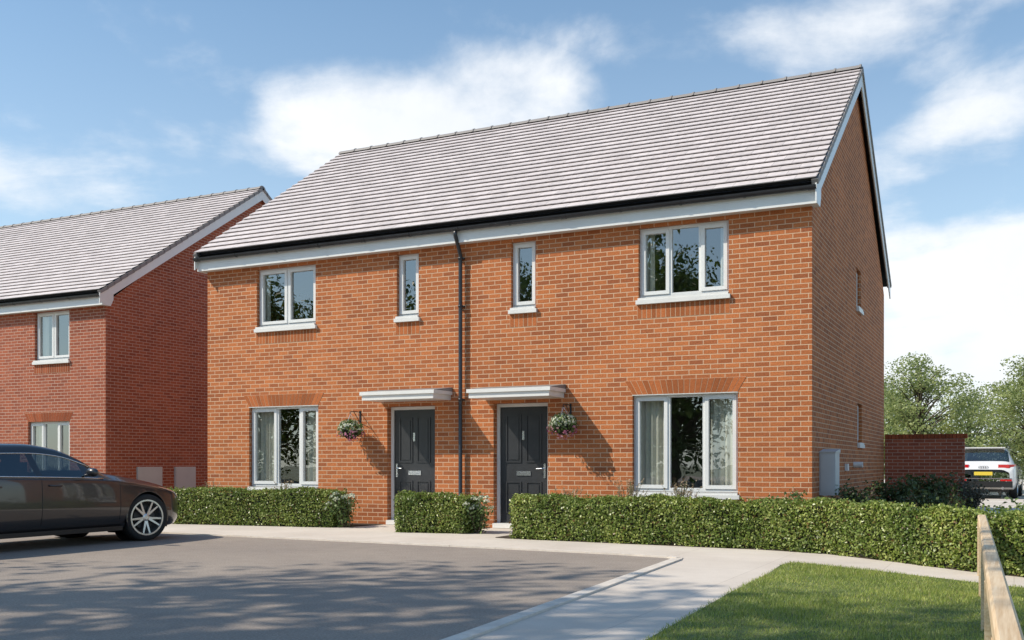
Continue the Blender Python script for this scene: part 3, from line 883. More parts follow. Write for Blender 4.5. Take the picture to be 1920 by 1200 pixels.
shrub('flowering_shrub', (-10.28,-.98,.02), 'pale flowering bush between the left hedge and the left front door', M['shrub_light'], 16, .58, .30, 900, .055, M['fl_white'], .035, 22, .055)
shrub('flowering_shrub', (-7.50,-1.30,.02), 'pale flowering bush at the right end of the short hedge', M['shrub_light'], 16, .55, .27, 900, .055, M['fl_white'], .035, 22, .055)
plume('ornamental_grass', (-5.15,-.95,.02), 'feathery straw grass below the left pane of the right downstairs window', 46, .86, .32)
plume('ornamental_grass', (-4.35,-.90,.02), 'feathery straw grass below the right pane of the right downstairs window', 46, .84, .30)
plume('ornamental_grass', (-11.72,-.72,.02), 'feathery straw grass below the left downstairs window', 40, .78, .24)
plume('ornamental_grass', (-13.4,-.80,.02), 'feathery straw grass against the left corner of the house, behind the car bonnet', 40, .74, .26)
plume('ornamental_grass', (-6.05,-1.1,.02), 'feathery straw grass beside the right front door', 36, .72, .25)
shrub('low_shrub', (-2.75,-1.25,.02), 'small bushy green plant at the right corner of the house', M['shrub_light'], 18, .72, .34, 1100, .05)
shrub('evergreen_shrub', (-2.15,.55,.02), 'dark evergreen bush against the gable end', M['shrub_dark'], 22, .76, .42, 2000, .06)
shrub('evergreen_shrub', (-1.75,2.4,.02), 'dark evergreen bush in front of the garden wall, nearest the gable', M['shrub_dark'], 22, .84, .48, 2000, .07)
shrub('evergreen_shrub', (-1.05,1.5,.02), 'dark evergreen bush behind the curving end of the long hedge', M['shrub_dark'], 22, .72, .46, 2000, .06)
shrub('evergreen_shrub', (-1.35,5.0,.02), 'dark evergreen bush at the free end of the garden wall', M['shrub_dark'], 24, .86, .52, 2200, .08)
shrub('grey_shrub', (-.72,5.6,.02), 'pinkish grey bush below the silver car', M['shrub_grey'], 22, .80, .45, 2000, .06)
shrub('low_shrub', (.45,-1.6,.02), 'light green bush to the right of the hedge end', M['shrub_light'], 20, .62, .5, 1600, .06)

# lawn blades
def pip(px, py, poly):
    ins = np.zeros(len(px), bool); n = len(poly)
    for i_ in range(n):
        x0, y0 = poly[i_]; x1, y1 = poly[(i_+1) % n]
        c = ((y0 > py) != (y1 > py)) & (px < (x1-x0)*(py-y0)/(y1-y0+1e-12)+x0)
        ins ^= c
    return ins
nb_ = 120000
gx = rng.uniform(-2.24, .9, nb_); gy = rng.uniform(-12.6, -3.9, nb_)
jx, jy = gx+rng.normal(0,.018,nb_), gy+rng.normal(0,.018,nb_); keep = pip(jx, jy, lawn); gx, gy = gx[keep], gy[keep]; n = len(gx)
hgt = rng.uniform(.018, .046, n)*(.8+.3*np.sin(gx*3.1)*np.sin(gy*2.3)); ang = rng.uniform(0, 2*PI, n); lx = rng.normal(0, .016, n); ly = rng.normal(0, .016, n)
wd = rng.uniform(.0018, .0038, n)
A = np.stack([np.column_stack([gx-np.cos(ang)*wd, gy-np.sin(ang)*wd, np.full(n,.012)]), np.column_stack([gx+np.cos(ang)*wd, gy+np.sin(ang)*wd, np.full(n,.012)]), np.column_stack([gx+lx, gy+ly, .014+hgt])], 1).reshape(-1,3)
o = np_mesh('grass', A, np.arange(3*n).reshape(n,3), M['blade']); tag(o, 'short mown grass growing between the path and the timber rail', 'grass', kind='stuff')

# hanging baskets
def basket(loc, label, side):
    root = empty('hanging_basket', loc)                # origin on the wall, under the bracket; the wall is at y = 0
    b = MB(); r = .008
    b.box((-.015,-.012,-.02), (.015,-.001,.22)); b.tube([(0,-.01,.19),(0,-.16,.20),(0,-.30,.19),(0,-.32,.165),(0,-.30,.15)], r, 6)
    b.tube([(0,-.01,.0),(0,-.10,.10),(0,-.20,.192)], r*.8, 6)
    b.build('bracket', M['black_plastic'], root)
    c = MB()
    for k in range(3):
        a = k*2*PI/3+.4; c.tube([(0,-.30,.155), (math.cos(a)*.16,-.30+math.sin(a)*.16,-.14)], .004, 5)
    c.build('chain', M['chrome'], root)
    bw = MB(); bw.lathe([(0,-.30),(.07,-.29),(.13,-.24),(.165,-.15),(.17,-.13),(.155,-.13),(.12,-.22),(0,-.26)], 20, 0, Matrix.Translation((0,-.30,0)))
    bw.build('bowl', M['hedge_core'], root, smooth=True)
    n = 620; d = rng.normal(0,1,(n,3)); d /= np.linalg.norm(d,axis=1,keepdims=True)
    d[:,2] = np.where(d[:,2] < -.75, -d[:,2], d[:,2])
    rad = rng.uniform(.12,.23,n)[:,None]
    P_ = d*rad*np.array([1.05,1.0,.82]) + np.array([0,-.30,-.13]); P_[:,1] = np.minimum(P_[:,1], -.03)
    V, F = leaves(P_, d, .055, .6, .7); np_mesh('foliage', V, F, M['shrub_light'], root)
    n = 150; d = rng.normal(0,1,(n,3)); d /= np.linalg.norm(d,axis=1,keepdims=True); d[:,2] = np.abs(d[:,2])-.15
    P_ = d*rng.uniform(.18,.235,n)[:,None]*np.array([1.05,1,.85]) + np.array([0,-.30,-.12]); P_[:,1] = np.minimum(P_[:,1], -.03)
    V, F = leaves(P_, d, .05, .9, .4); tag(np_mesh('flowers', V, F, M['fl_white'], root), kind='stuff')
    n = 90; d = rng.normal(0,1,(n,3)); d /= np.linalg.norm(d,axis=1,keepdims=True); d[:,2] = -np.abs(d[:,2])*.8
    P_ = d*rng.uniform(.2,.27,n)[:,None] + np.array([0,-.30,-.16]); P_[:,1] = np.minimum(P_[:,1], -.03)
    V, F = leaves(P_, d, .045, .8, .4); tag(np_mesh('petals', V, F, M['fl_pink'], root), kind='stuff')
    tag(root, label, 'hanging basket', 'flower baskets hung beside the front doors')
basket((-10.62,0,1.84), 'flower basket hanging on the wall to the left of the left front door', -1)
basket((-6.48,0,1.86), 'flower basket hanging on the wall to the right of the right front door', 1)

# timber trip rail
rt = tag(empty('timber_rail', (-.32,-4.4,0), world_parts=True), 'low pale timber knee rail on square posts along the lawn edge', 'rail')
dirv = Vector((.0354, -1, 0)).normalized()
p0 = Vector((-.28,-4.35,0)); ang = math.atan2(dirv.y, dirv.x)
Rm = Matrix.Translation(p0) @ Matrix.Rotation(ang, 4, 'Z')
q = MB(); prof = [(-.039,.525),(.039,.525),(.039,.59),(.028,.602),(-.028,.602),(-.039,.59)]
V = [Rm @ Vector((x, y, z)) for x in (-.04, 12.5) for (y, z) in prof]
q.mesh(V, [(0,1,2,3,4,5)[::-1], (6,7,8,9,10,11)] + [(k, (k+1) % 6, 6+(k+1) % 6, 6+k) for k in range(6)])
q.build('rail', M['wood'], rt)
for k in range(7):
    q = MB(); s = .02+1.8*k
    q.box((s-.042,-.042,0), (s+.042,.042,.524), 0, Rm); q.build('post', M['wood'], rt)

# ------------------------------------------------------------------ trees
def tree_meshes(h, trunk_h, crown_r, crown_h, nclump, nleaf, size, lm, seed, trunk_r=.12):
    r_ = random.Random(seed); tk = MB(); Ps = []; Ns = []
    top = Vector((r_.uniform(-.2,.2), r_.uniform(-.2,.2), h*.86))
    tk.tube([(0,0,0), (0.02,0,trunk_h), top*.75+Vector((0,0,h*.08)), top], [trunk_r*1.25, trunk_r, trunk_r*.5, trunk_r*.1], 8)
    cz = trunk_h*.75+crown_h/2
    for k in range(nclump):
        while True:
            d = Vector((r_.uniform(-1,1), r_.uniform(-1,1), r_.uniform(-1,1)))
            if d.length < 1: break
        tz = d.z
        wr = crown_r*(1-.55*max(0,tz))*(1-.2*max(0,-tz))
        c = Vector((d.x*wr, d.y*wr, cz+tz*crown_h/2))
        c += Vector((r_.gauss(0,.12), r_.gauss(0,.12), r_.gauss(0,.12)))*crown_r*.6
        zb = max(trunk_h*.8, c.z-r_.uniform(.25,.55)*crown_h*.6); zb = min(zb, c.z*.95)
        base = Vector((0,0,zb))
        tk.tube([base, base.lerp(c,.55)+Vector((0,0,.08*crown_r)), c], [trunk_r*.32, trunk_r*.18, trunk_r*.05], 5)
        cr = crown_r*r_.uniform(.16,.36); n = max(4, int(nleaf/nclump*(cr/(.26*crown_r))**2))
        q = rng.normal(0,1,(n,3)); q /= np.linalg.norm(q,axis=1,keepdims=True); q *= (cr*rng.random(n)**.4)[:,None]; q[:,2] *= .75
        Ps.append(q+np.array(c)); Ns.append(q/(cr+1e-6)+np.array([0,0,.4]))
    V, F = leaves(np.concatenate(Ps), np.concatenate(Ns), size, .65, .8)
    return tk, V, F, lm
def tree(name, loc, label, args, rz=0, scale=1, group=None, cat='tree'):
    root = empty(name, loc, rz); tk, V, F, lm = tree_meshes(*args)
    tk.build('trunk', M['bark'], root, smooth=True); np_mesh('crown', V, F, lm, root)
    root.scale = (scale,)*3; tag(root, label, cat, group); return root
TG = 'young trees beyond the garden wall'
t1 = tree('young_tree', (-3.1,25,0), 'tall young tree rising above the garden wall beside the gable', (6.6,1.2,2.2,5.6,80,15000,.105,M['tree_leaf'],3), group=TG)
t1.scale = (.95,.95,.80); t2 = copy_tree(t1); t2.location = (.6,23,0); t2.rotation_euler = (0,0,2.1); t2.scale = (.9,.9,.72); t2['label'] = 'young tree at the right edge of the picture, behind the silver car'
t3 = copy_tree(t1); t3.location = (-5.6,32,0); t3.rotation_euler = (0,0,4.0); t3.scale = (1.1,1.1,.74); t3['label'] = 'pale young tree farther off behind the garden wall, lowest of the trees'
t4 = tree('broad_shrub', (-1.6,29,0), 'wide leafy bush behind the silver car', (3.9,.3,2.8,3.7,80,14000,.105,M['tree_leaf'],9), cat='bush')
t5 = copy_tree(t4); t5.location = (3.4,34,0); t5.rotation_euler = (0,0,1.3); t5['label'] = 'wide leafy bush at the right edge, beyond the silver car'
t6 = copy_tree(t4); t6.location = (-6.0,27,0); t6.rotation_euler = (0,0,2.6); t6['label'] = 'wide leafy bush just behind the garden wall'
# trees across the road, behind the camera: they shade the drive and show in the window panes
SG = 'street trees behind the viewpoint'
s1 = tree('street_tree', (-16.0,-16.3,0), 'street tree left of the viewpoint whose shade dapples the drive', (16.5,11,3.1,7.6,38,1500,.24,M['big_leaf'],21,.22), group=SG)
s2 = copy_tree(s1); s2.location = (-13.4,-17.3,0); s2.rotation_euler = (0,0,1.9); s2['label'] = 'street tree in the middle of the three left of the viewpoint'
s3 = copy_tree(s1); s3.location = (-11.1,-16.6,0); s3.rotation_euler = (0,0,3.7); s3.scale = (.85,.85,1.0); s3['label'] = 'slimmer street tree nearest the viewpoint, shading path and lawn'
b1 = tree('broadleaf_tree', (-16,-36,0), 'broad tree mirrored in the right-hand upstairs window', (11.5,2.2,4.6,9.8,110,15000,.24,M['big_leaf'],31,.3), group='trees mirrored in the window panes')
for k, (x, y, s, r_) in enumerate([(-26,-38,1.0,1.1), (-36,-36,1.12,2.4), (-44,-37,1.08,3.9), (-8,-40,1.05,5.0), (-57,-36,1.1,.6), (2,-42,1.0,2.0), (-21,-46,1.2,4.4)]):
    c = copy_tree(b1); c.location = (x,y,0); c.rotation_euler = (0,0,r_); c.scale = (s,s,s)
    c['label'] = ['broad tree mirrored in the downpipe-side window', 'broad tree mirrored in the left-hand upstairs window', 'broad tree mirrored in the left panes, farther left', 'broad tree behind the viewpoint mirrored in the right front door',
                  'broad tree mirrored in the neighbouring house panes', 'broad tree straight behind the viewpoint, over the rail', 'largest broad tree, standing behind the mirrored row'][k]

# ------------------------------------------------------------------ cars
def hermite(xs, ys, x):
    xs = np.asarray(xs, float); ys = np.asarray(ys, float)
    h = np.diff(xs); dlt = np.diff(ys)/h; m_ = np.zeros_like(ys)
    for k in range(1, len(xs)-1):
        m_[k] = 0 if dlt[k-1]*dlt[k] <= 0 else 2*dlt[k-1]*dlt[k]/(dlt[k-1]+dlt[k])
    m_[0] = dlt[0]; m_[-1] = dlt[-1]
    k = np.clip(np.searchsorted(xs, x)-1, 0, len(xs)-2); t = (x-xs[k])/h[k]
    return (2*t**3-3*t**2+1)*ys[k] + (t**3-2*t**2+t)*h[k]*m_[k] + (-2*t**3+3*t**2)*ys[k+1] + (t**3-t**2)*h[k]*m_[k+1]
def loft_car(keys, Lc, nst, wheels, wr, sub=5):
    """keys columns: s, zb, wb, zs, ws, zr, wr, zt ; returns vertex grid (nst, nr, 3) for the right half (x>0), s along -y"""
    K = np.array(keys); S = np.linspace(0, Lc, nst)
    c = [hermite(K[:,0], K[:,j], S) for j in range(1, 8)]
    zb, wb, zs, ws, zr, wro, zt = c
    ctrl = np.stack([
        np.stack([0*S, zb], 1), np.stack([wb*.82, zb], 1), np.stack([wb, zb+.06], 1),
        np.stack([ws*.995, zb+.34*(zs-zb)], 1), np.stack([ws, zb+.62*(zs-zb)], 1), np.stack([ws*.985, zs-.035], 1),
        np.stack([ws*.945, zs], 1), np.stack([wro, zr], 1), np.stack([wro*.80, zr+.80*(zt-zr)], 1), np.stack([wro*.42, zr+.97*(zt-zr)], 1), np.stack([0*S, zt], 1)], 1)
    nc = ctrl.shape[1]; rows = []; tag_ = []
    for j in range(nc-1):
        p0 = ctrl[:, max(j-1,0)]; p1 = ctrl[:, j]; p2 = ctrl[:, j+1]; p3 = ctrl[:, min(j+2,nc-1)]
        if j == 0: p0 = p1*2-p2
        for k in range(sub):
            t = k/sub
            if j in (6,):   # glass band is flat between belt and roof edge
                q = p1*(1-t)+p2*t
            else:
                m1 = (p2-p0)*.5*(.6 if j in (5,7) else 1); m2 = (p3-p1)*.5*(.6 if j in (5,7) else 1)
                q = (2*t**3-3*t**2+1)*p1+(t**3-2*t**2+t)*m1+(-2*t**3+3*t**2)*p2+(t**3-t**2)*m2
            rows.append(q); tag_.append(j)
    rows.append(ctrl[:, -1])
    G = np.stack(rows, 1)                       # (nst, nr, 2)
    V = np.zeros((nst, G.shape[1], 3)); V[:,:,0] = G[:,:,0]; V[:,:,1] = -S[:,None]; V[:,:,2] = G[:,:,1]
    V[:,:,0] = np.maximum(V[:,:,0], 0); V[:,0,0] = 0; V[:,-1,0] = 0
    return V, tag_, S
def car_shell(root, V, tags, S, paint, glassrules, wheels, R, wheel_z):
    """body with wheel arches cut and snapped to a circle; window glass split off as parts of its own"""
    nst, nr, _ = V.shape
    inside = np.zeros((nst, nr), bool)
    for ws_ in wheels:
        ds = V[:,:,1]+ws_; dz = V[:,:,2]-wheel_z; rr = np.hypot(ds, dz)
        side = np.zeros((nst, nr), bool)
        for j in range(nr-1):
            side[:, j] = tags[j] in (1,2,3,4) if j < len(tags) else False
        ins = (rr < R) & (V[:,:,0] > .45) & (V[:,:,2] < wheel_z+R+.01)
        inside |= ins
        V2 = V.copy()
    faces = {}
    used_inside = set()
    keepf = []
    for i_ in range(nst-1):
        for j in range(nr-1):
            q = ((i_,j),(i_+1,j),(i_+1,j+1),(i_,j+1))
            if all(inside[a] for a in q): continue
            part = 'body'
            for nm, fn in glassrules:
                if fn(.5*(S[i_]+S[i_+1]), tags[j], j): part = nm; break
            keepf.append((q, part))
    for (q, part) in keepf:
        for a in q:
            if inside[a]: used_inside.add(a)
    for a in used_inside:
        best = min(wheels, key=lambda w_: abs(V[a][1]+w_))
        d = np.array([V[a][1]+best, V[a][2]-wheel_z]); l = np.hypot(*d)+1e-9
        V[a][1] = -best + d[0]/l*R; V[a][2] = max(wheel_z+d[1]/l*R, V[a][2]*0+.0)
    parts = {}
    for (q, part) in keepf: parts.setdefault(part, []).append(q)
    out = {}
    for part, qs in parts.items():
        sides = ((1, part),) if part.startswith('side') else None
        if part.startswith('side'):
            for sg in (1, -1):
                mb = MB()
                for q in qs:
                    p = [(V[a][0]*sg, V[a][1], V[a][2]) for a in q]
                    mb.face(p if sg > 0 else p[::-1])
                weld(mb); out[(part, sg)] = mb.build('side_window', M['car_glass'], root, smooth=True)
        else:
            mb = MB()
            for sg in (1, -1):
                for q in qs:
                    p = [(V[a][0]*sg, V[a][1], V[a][2]) for a in q]
                    mb.face(p if sg > 0 else p[::-1])
            weld(mb)
            nm = {'body': 'body', 'front': 'windscreen', 'rear': 'rear_window'}[part]
            out[part] = mb.build(nm, paint if part == 'body' else M['car_glass'], root, smooth=True)
    return out
def weld(mb):
    idx = {}; nv = []; remap = []
    for p in mb.v:
        k = (round(p[0], 4), round(p[1], 4), round(p[2], 4))
        if k not in idx: idx[k] = len(nv); nv.append(p)
        remap.append(idx[k])
    F = []; Mi = []; U = []
    for f, m_, u in zip(mb.f, mb.m, mb.uv):
        g = []; gu = []
        for a, uu in zip(f, u):
            r_ = remap[a]
            if r_ not in g: g.append(r_); gu.append(uu)
        if len(g) > 2: F.append(tuple(g)); Mi.append(m_); U.append(gu)
    mb.v, mb.f, mb.m, mb.uv = nv, F, Mi, U
def wheel(root, x, y, z, R, sg, steer=0.0, nsp=5, rim_r=.245):
    Mw = Matrix.Translation((x, y, z)) @ Matrix.Rotation(steer, 4, 'Z') @ Matrix.Rotation(sg*PI/2, 4, 'Y')
    wo = empty('wheel', (0,0,0)); wo.parent = root
    t = MB(); w = .115
    t.lathe([(rim_r,-w*.9),(R*.93,-w),(R*.985,-w*.8),(R,-w*.45),(R,w*.45),(R*.985,w*.8),(R*.93,w),(rim_r+.012,w*.93),(rim_r,w*.9)], 48, 0, Mw)
    tyre = t.build('tyre', M['rubber'], wo, smooth=True)
    r = MB()
    r.lathe([(rim_r+.006,w*.92),(rim_r+.010,w*.97),(rim_r-.012,w*.97),(rim_r-.020,w*.70),(rim_r-.03,-w*.6)], 48, 0, Mw)
    for k in range(nsp):
        for off in (-.22, .22):
            a = 2*PI*k/nsp + off; a0 = 2*PI*k/nsp + off*.35
            p0 = Vector((math.cos(a0)*.045, math.sin(a0)*.045, w*.72)); p1 = Vector((math.cos(a)*(rim_r-.008), math.sin(a)*(rim_r-.008), w*.86))
            d = (p1-p0).normalized(); s = Vector((0,0,1)).cross(d).normalized()
            V = []
            for (p, hw) in ((p0,.017),(p1,.011)):
                V += [p-s*hw+Vector((0,0,-.03)), p+s*hw+Vector((0,0,-.03)), p+s*hw, p-s*hw]
            r.mesh([Mw @ v for v in V], [(0,1,2,3)[::-1],(4,5,6,7),(0,1,5,4),(1,2,6,5),(2,3,7,6),(3,0,4,7)])
    r.lathe([(0,w*.80),(.030,w*.80),(.052,w*.74),(.055,w*.4)], 20, 0, Mw)
    r.build('rim', M['alloy'], wo, smooth=False)
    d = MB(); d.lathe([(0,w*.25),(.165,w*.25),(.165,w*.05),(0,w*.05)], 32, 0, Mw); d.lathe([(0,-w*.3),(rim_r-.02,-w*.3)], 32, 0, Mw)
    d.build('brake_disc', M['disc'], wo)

# dark saloon parked nose-in to the footpath
def saloon():
    root = empty('parked_car', (-11.98,-3.72,0))
    #      s    zb   wb   zs   ws   zr   wr   zt
    keys = [(0.00,.30,.30,.46,.42,.50,.30,.52), (.05,.22,.55,.56,.62,.61,.48,.635), (.16,.19,.72,.645,.77,.695,.60,.715), (.38,.18,.80,.72,.865,.775,.66,.80),
            (.85,.19,.83,.80,.905,.865,.70,.895), (1.30,.20,.84,.865,.905,.935,.72,.965), (1.50,.20,.84,.885,.905,.965,.72,1.00), (1.85,.20,.84,.905,.905,1.14,.66,1.195), (2.20,.20,.84,.915,.905,1.265,.60,1.32),
            (2.60,.20,.84,.925,.905,1.305,.575,1.37), (3.10,.20,.84,.935,.905,1.295,.57,1.365), (3.55,.20,.84,.945,.905,1.225,.59,1.29), (3.95,.21,.83,.95,.90,1.10,.63,1.15), (4.20,.23,.82,.95,.885,1.01,.66,1.055),
            (4.50,.27,.78,.93,.84,.985,.62,1.02), (4.66,.32,.66,.86,.72,.92,.52,.945), (4.72,.42,.45,.72,.52,.78,.38,.80)]
    V, tg, S = loft_car(keys, 4.72, 190, (.86, 3.68), .335)
    def side(a, b): return lambda s, t, j: t == 6 and a < s < b
    rules = [('side1', lambda s, t, j: t == 6 and 1.92 < s < 2.58 and j % 5 not in (4,)), ('side2', lambda s, t, j: t == 6 and 2.66 < s < 3.62 and j % 5 not in (4,)),
             ('front', lambda s, t, j: t in (7,8,9) and 1.52 < s < 2.14), ('rear', lambda s, t, j: t in (7,8,9) and 3.42 < s < 4.02)]
    car_shell(root, V, tg, S, M['car_paint'], rules, (.86, 3.68), .375, .335)
    # arch lips and dark liners
    for sg in (1, -1):
        for ys in (.86, 3.68):
            a = MB(); pts = []
            for k in range(21):
                q = -.30+(PI+.60)*k/20
                pts.append((sg*.885, -ys+math.cos(q)*.375, .335+math.sin(q)*.375))
            pts = [p for p in pts if p[2] > .21]
            a.tube(pts, .014, 6); a.build('wheel_arch', M['car_paint'], root, smooth=True)
            ln = MB(); V_ = []; F_ = []
            for k in range(19):
                q = -.25+(PI+.5)*k/18
                for xx in (.45, .89): V_.append((sg*xx, -ys+math.cos(q)*.37, .335+math.sin(q)*.37))
            for k in range(18): F_.append((2*k, 2*k+1, 2*k+3, 2*k+2))
            ln.mesh(V_, F_); ln.box((sg*.45-.005, -ys-.37, .2), (sg*.45+.005, -ys+.37, .70)); ln.build('arch_liner', M['car_black'], root)
    un = MB(); un.box((-.70,-4.4,.17), (.70,-.3,.24)); un.build('underbody', M['car_black'], root)
    # sills, seams, trim
    def col(s, zrow):                                    # outer x at station s and height
        i_ = int(np.clip(round(s/4.72*(len(S)-1)), 0, len(S)-1)); r_ = V[i_]
        j = int(np.argmin(np.abs(r_[5:35,2]-zrow)))+5; return r_[j,0]
    for sg in (1, -1):
        sk = MB(); sk.box((sg*.80-.04,-3.26,.175), (sg*.80+.055,-1.28,.235)); sk.build('side_skirt', M['car_black'], root)
        for s_ in (1.36, 2.62, 3.46):
            m_ = MB(); pts = [(sg*(col(s_, z)+.0015), -s_-(.0 if s_ < 3 else .10*max(0,(.75-z))), z) for z in np.linspace(.30,.90,13)]
            m_.tube(pts, .0045, 4); m_.build('door_seam', M['car_black'], root)
        m_ = MB(); pts = [(sg*(col(s_, .27)+.001), -s_, .27) for s_ in np.linspace(1.36,3.30,16)]
        m_.tube(pts, .0045, 4); m_.build('door_seam', M['car_black'], root)
        for s_ in (2.42, 3.30):
            h_ = MB(); x_ = sg*(col(s_, .81)+.018); h_.tube([(x_-sg*.02,-s_+.10,.812),(x_,-s_+.08,.812),(x_,-s_-.08,.818),(x_-sg*.02,-s_-.10,.818)], .012, 8); h_.build('door_handle', M['car_paint'], root, smooth=True)
        # bright strip along the window line, and over the windows
        tr = MB(); st = [k for k in range(len(S)) if 1.62 < S[k] < 3.72]
        base = [V[k][30] for k in st][::4]; tr.tube([(sg*(p[0]+.004),p[1],p[2]+.004) for p in base], .009, 6)
        topl = [V[k][34] for k in st if S[k] > 1.72][::4]; tr.tube([(sg*(p[0]+.004),p[1],p[2]+.006) for p in topl], .007, 6)
        tr.build('window_trim', M['chrome'], root, smooth=True)
        mr = MB(); x_ = sg*.93
        mr.tube([(sg*.84,-1.94,.93),(x_,-1.94,.955)], .018, 6)
        mr.lathe([(0,-.10),(.050,-.095),(.075,-.05),(.08,.0),(.07,.05),(.04,.085),(0,.095)], 16, 0, Matrix.Translation((sg*1.01,-1.93,.985)) @ Matrix.Rotation(PI/2,4,'Y') @ Matrix.Scale(.75,4,(1,0,0)) @ Matrix.Scale(.7,4,(0,1,0)))
        mr.build('wing_mirror', M['car_paint'], root, smooth=True)
        # swept headlamp hugging the front wing
        hl = MB(); rows = []
        for s_ in np.linspace(.10,.62,10):
            i_ = int(round(s_/4.72*(len(S)-1))); f = (s_-.10)/.52
            rows.append([V[i_][int(j)] for j in np.linspace(24+4*f, 30-0*f, 5)])
        for a, b in zip(rows[:-1], rows[1:]):
            for k in range(4):
                p = [a[k], b[k], b[k+1], a[k+1]]; p = [(sg*(v[0]+.006), v[1]+.004, v[2]+.003) for v in p]
                hl.face(p if sg > 0 else p[::-1])
        weld(hl); hl.build('headlamp', M['clear_lens'], root, smooth=True)
        for ys in (.86, 3.68):
            wheel(root, sg*.800, -ys, .335, .335, sg, steer=(math.radians(-13) if ys < 1 else 0.0))
    gr = MB(); gr.box((-.34,-.10,.34), (.34,.005,.54)); gr.box((-.55,-.16,.24), (.55,-.03,.32)); gr.build('grille', M['car_black'], root)
    pl = MB(); pl.box((-.26,.006,.37), (.26,.016,.48)); pl.build('number_plate', M['upvc'], root)
    se = MB()
    for sx in (-.38, .38):
        se.box((sx-.24,-2.65,.45), (sx+.24,-2.1,.62)); se.box((sx-.22,-2.75,.6), (sx+.22,-2.6,1.12)); se.box((sx-.13,-2.72,1.12), (sx+.13,-2.64,1.26))
    se.box((-.6,-3.5,.6), (.6,-3.35,1.05)); se.box((-.75,-1.72,.62), (.75,-1.4,.88)); se.build('seat', M['seat'], root)
    tag(root, 'dark metallic saloon parked facing the houses with silver spoked wheels', 'car')
    return root
saloon()

def suv():
    root = empty('parked_car', (-.62,24.2,0), math.radians(-3))
    Lc = 4.6
    keys = [(0.00,.34,.40,.70,.50,.78,.38,.80), (.12,.28,.72,.82,.78,.92,.62,.95), (.85,.26,.84,.92,.92,1.02,.74,1.06), (1.35,.26,.86,.98,.93,1.08,.76,1.12), (2.0,.26,.86,1.02,.93,1.48,.66,1.54),
            (2.6,.26,.86,1.04,.93,1.58,.64,1.65), (3.6,.26,.86,1.06,.93,1.56,.65,1.64), (4.15,.28,.86,1.06,.92,1.50,.66,1.60), (4.40,.32,.84,1.04,.90,1.16,.72,1.20), (4.54,.38,.80,.96,.86,1.02,.66,1.04), (4.60,.50,.66,.84,.74,.90,.58,.92)]
    V, tg, S = loft_car(keys, Lc, 150, (.86, 3.62), .36)
    rules = [('side1', lambda s, t, j: t == 6 and 1.8 < s < 2.6 and j % 5 != 4), ('side2', lambda s, t, j: t == 6 and 2.7 < s < 3.95 and j % 5 != 4),
             ('front', lambda s, t, j: t in (7,8,9) and 1.4 < s < 2.0), ('rear', lambda s, t, j: t in (7,8,9) and 4.19 < s < 4.40)]
    car_shell(root, V, tg, S, M['suv_paint'], rules, (.86, 3.62), .41, .36)
    for sg in (1, -1):
        for ys in (.86, 3.62): wheel(root, sg*.80, -ys, .36, .36, sg)
        tl = MB(); tl.prism([(sg*x_, y_) for x_, y_ in ((.42,-4.42),(.42,-4.575),(.72,-4.565),(.855,-4.47),(.905,-4.30),(.80,-4.30))], .965, 1.075); tl.build('tail_lamp', M['red_lens'], root)
        rf = MB(); x0, x1 = sorted((sg*.48, sg*.80)); rf.box((x0,-4.635,.565), (x1,-4.55,.615)); rf.build('reflector', M['red_lens'], root)
        rr = MB(); rr.tube([(sg*.62,-2.2,1.60),(sg*.62,-2.5,1.665),(sg*.62,-3.7,1.665),(sg*.62,-4.05,1.60)], .018, 6); rr.build('roof_rail', M['car_black'], root)
        ex = MB(); ex.tube([(sg*.55,-4.66,.34),(sg*.55,-4.3,.34)], .045, 10); ex.build('exhaust', M['chrome'], root)
    bp = MB(); bp.box((-.82,-4.63,.36), (.82,-4.2,.55)); bp.build('bumper', M['car_black'], root)
    bp = MB(); bp.box((-.80,-4.645,.625), (.80,-4.4,.655)); bp.build('bumper_strip', M['chrome'], root)
    sp = MB(); sp.box((-.60,-4.36,1.585), (.60,-4.1,1.62)); sp.build('spoiler', M['suv_paint'], root)
    pl = MB(); pl.box((-.26,-4.63,.74), (.26,-4.60,.85)); pl.build('number_plate', M['plate_y'], root)
    em = MB()
    for k in range(4): em.lathe([(.040+.007*math.cos(q),.007*math.sin(q)) for q in np.linspace(0,2*PI,7)[:-1]], 20, 0, Matrix.Translation((-.098+.065*k,-4.585,.985)) @ Matrix.Rotation(PI/2,4,'X'), close=True)
    em.build('ring_emblem', M['chrome'], root)
    un = MB(); un.box((-.7,-4.3,.22), (.7,-.4,.34)); un.build('underbody', M['car_black'], root)
    tag(root, 'silver estate car seen from behind, parked beyond the garden wall', 'car')
suv()

# ------------------------------------------------------------------ light, sky, camera
SUN_AZ = Vector((-.79, -.613)).normalized(); EL = math.radians(44)
to_sun = Vector((SUN_AZ.x*math.cos(EL), SUN_AZ.y*math.cos(EL), math.sin(EL)))
sd = bpy.data.lights.new('sun', 'SUN'); sd.energy = 4.5; sd.angle = math.radians(.5); sd.color = (1.0, .915, .765)
so = bpy.data.objects.new('sun', sd); COL.objects.link(so); so.rotation_euler = to_sun.to_track_quat('Z', 'Y').to_euler()

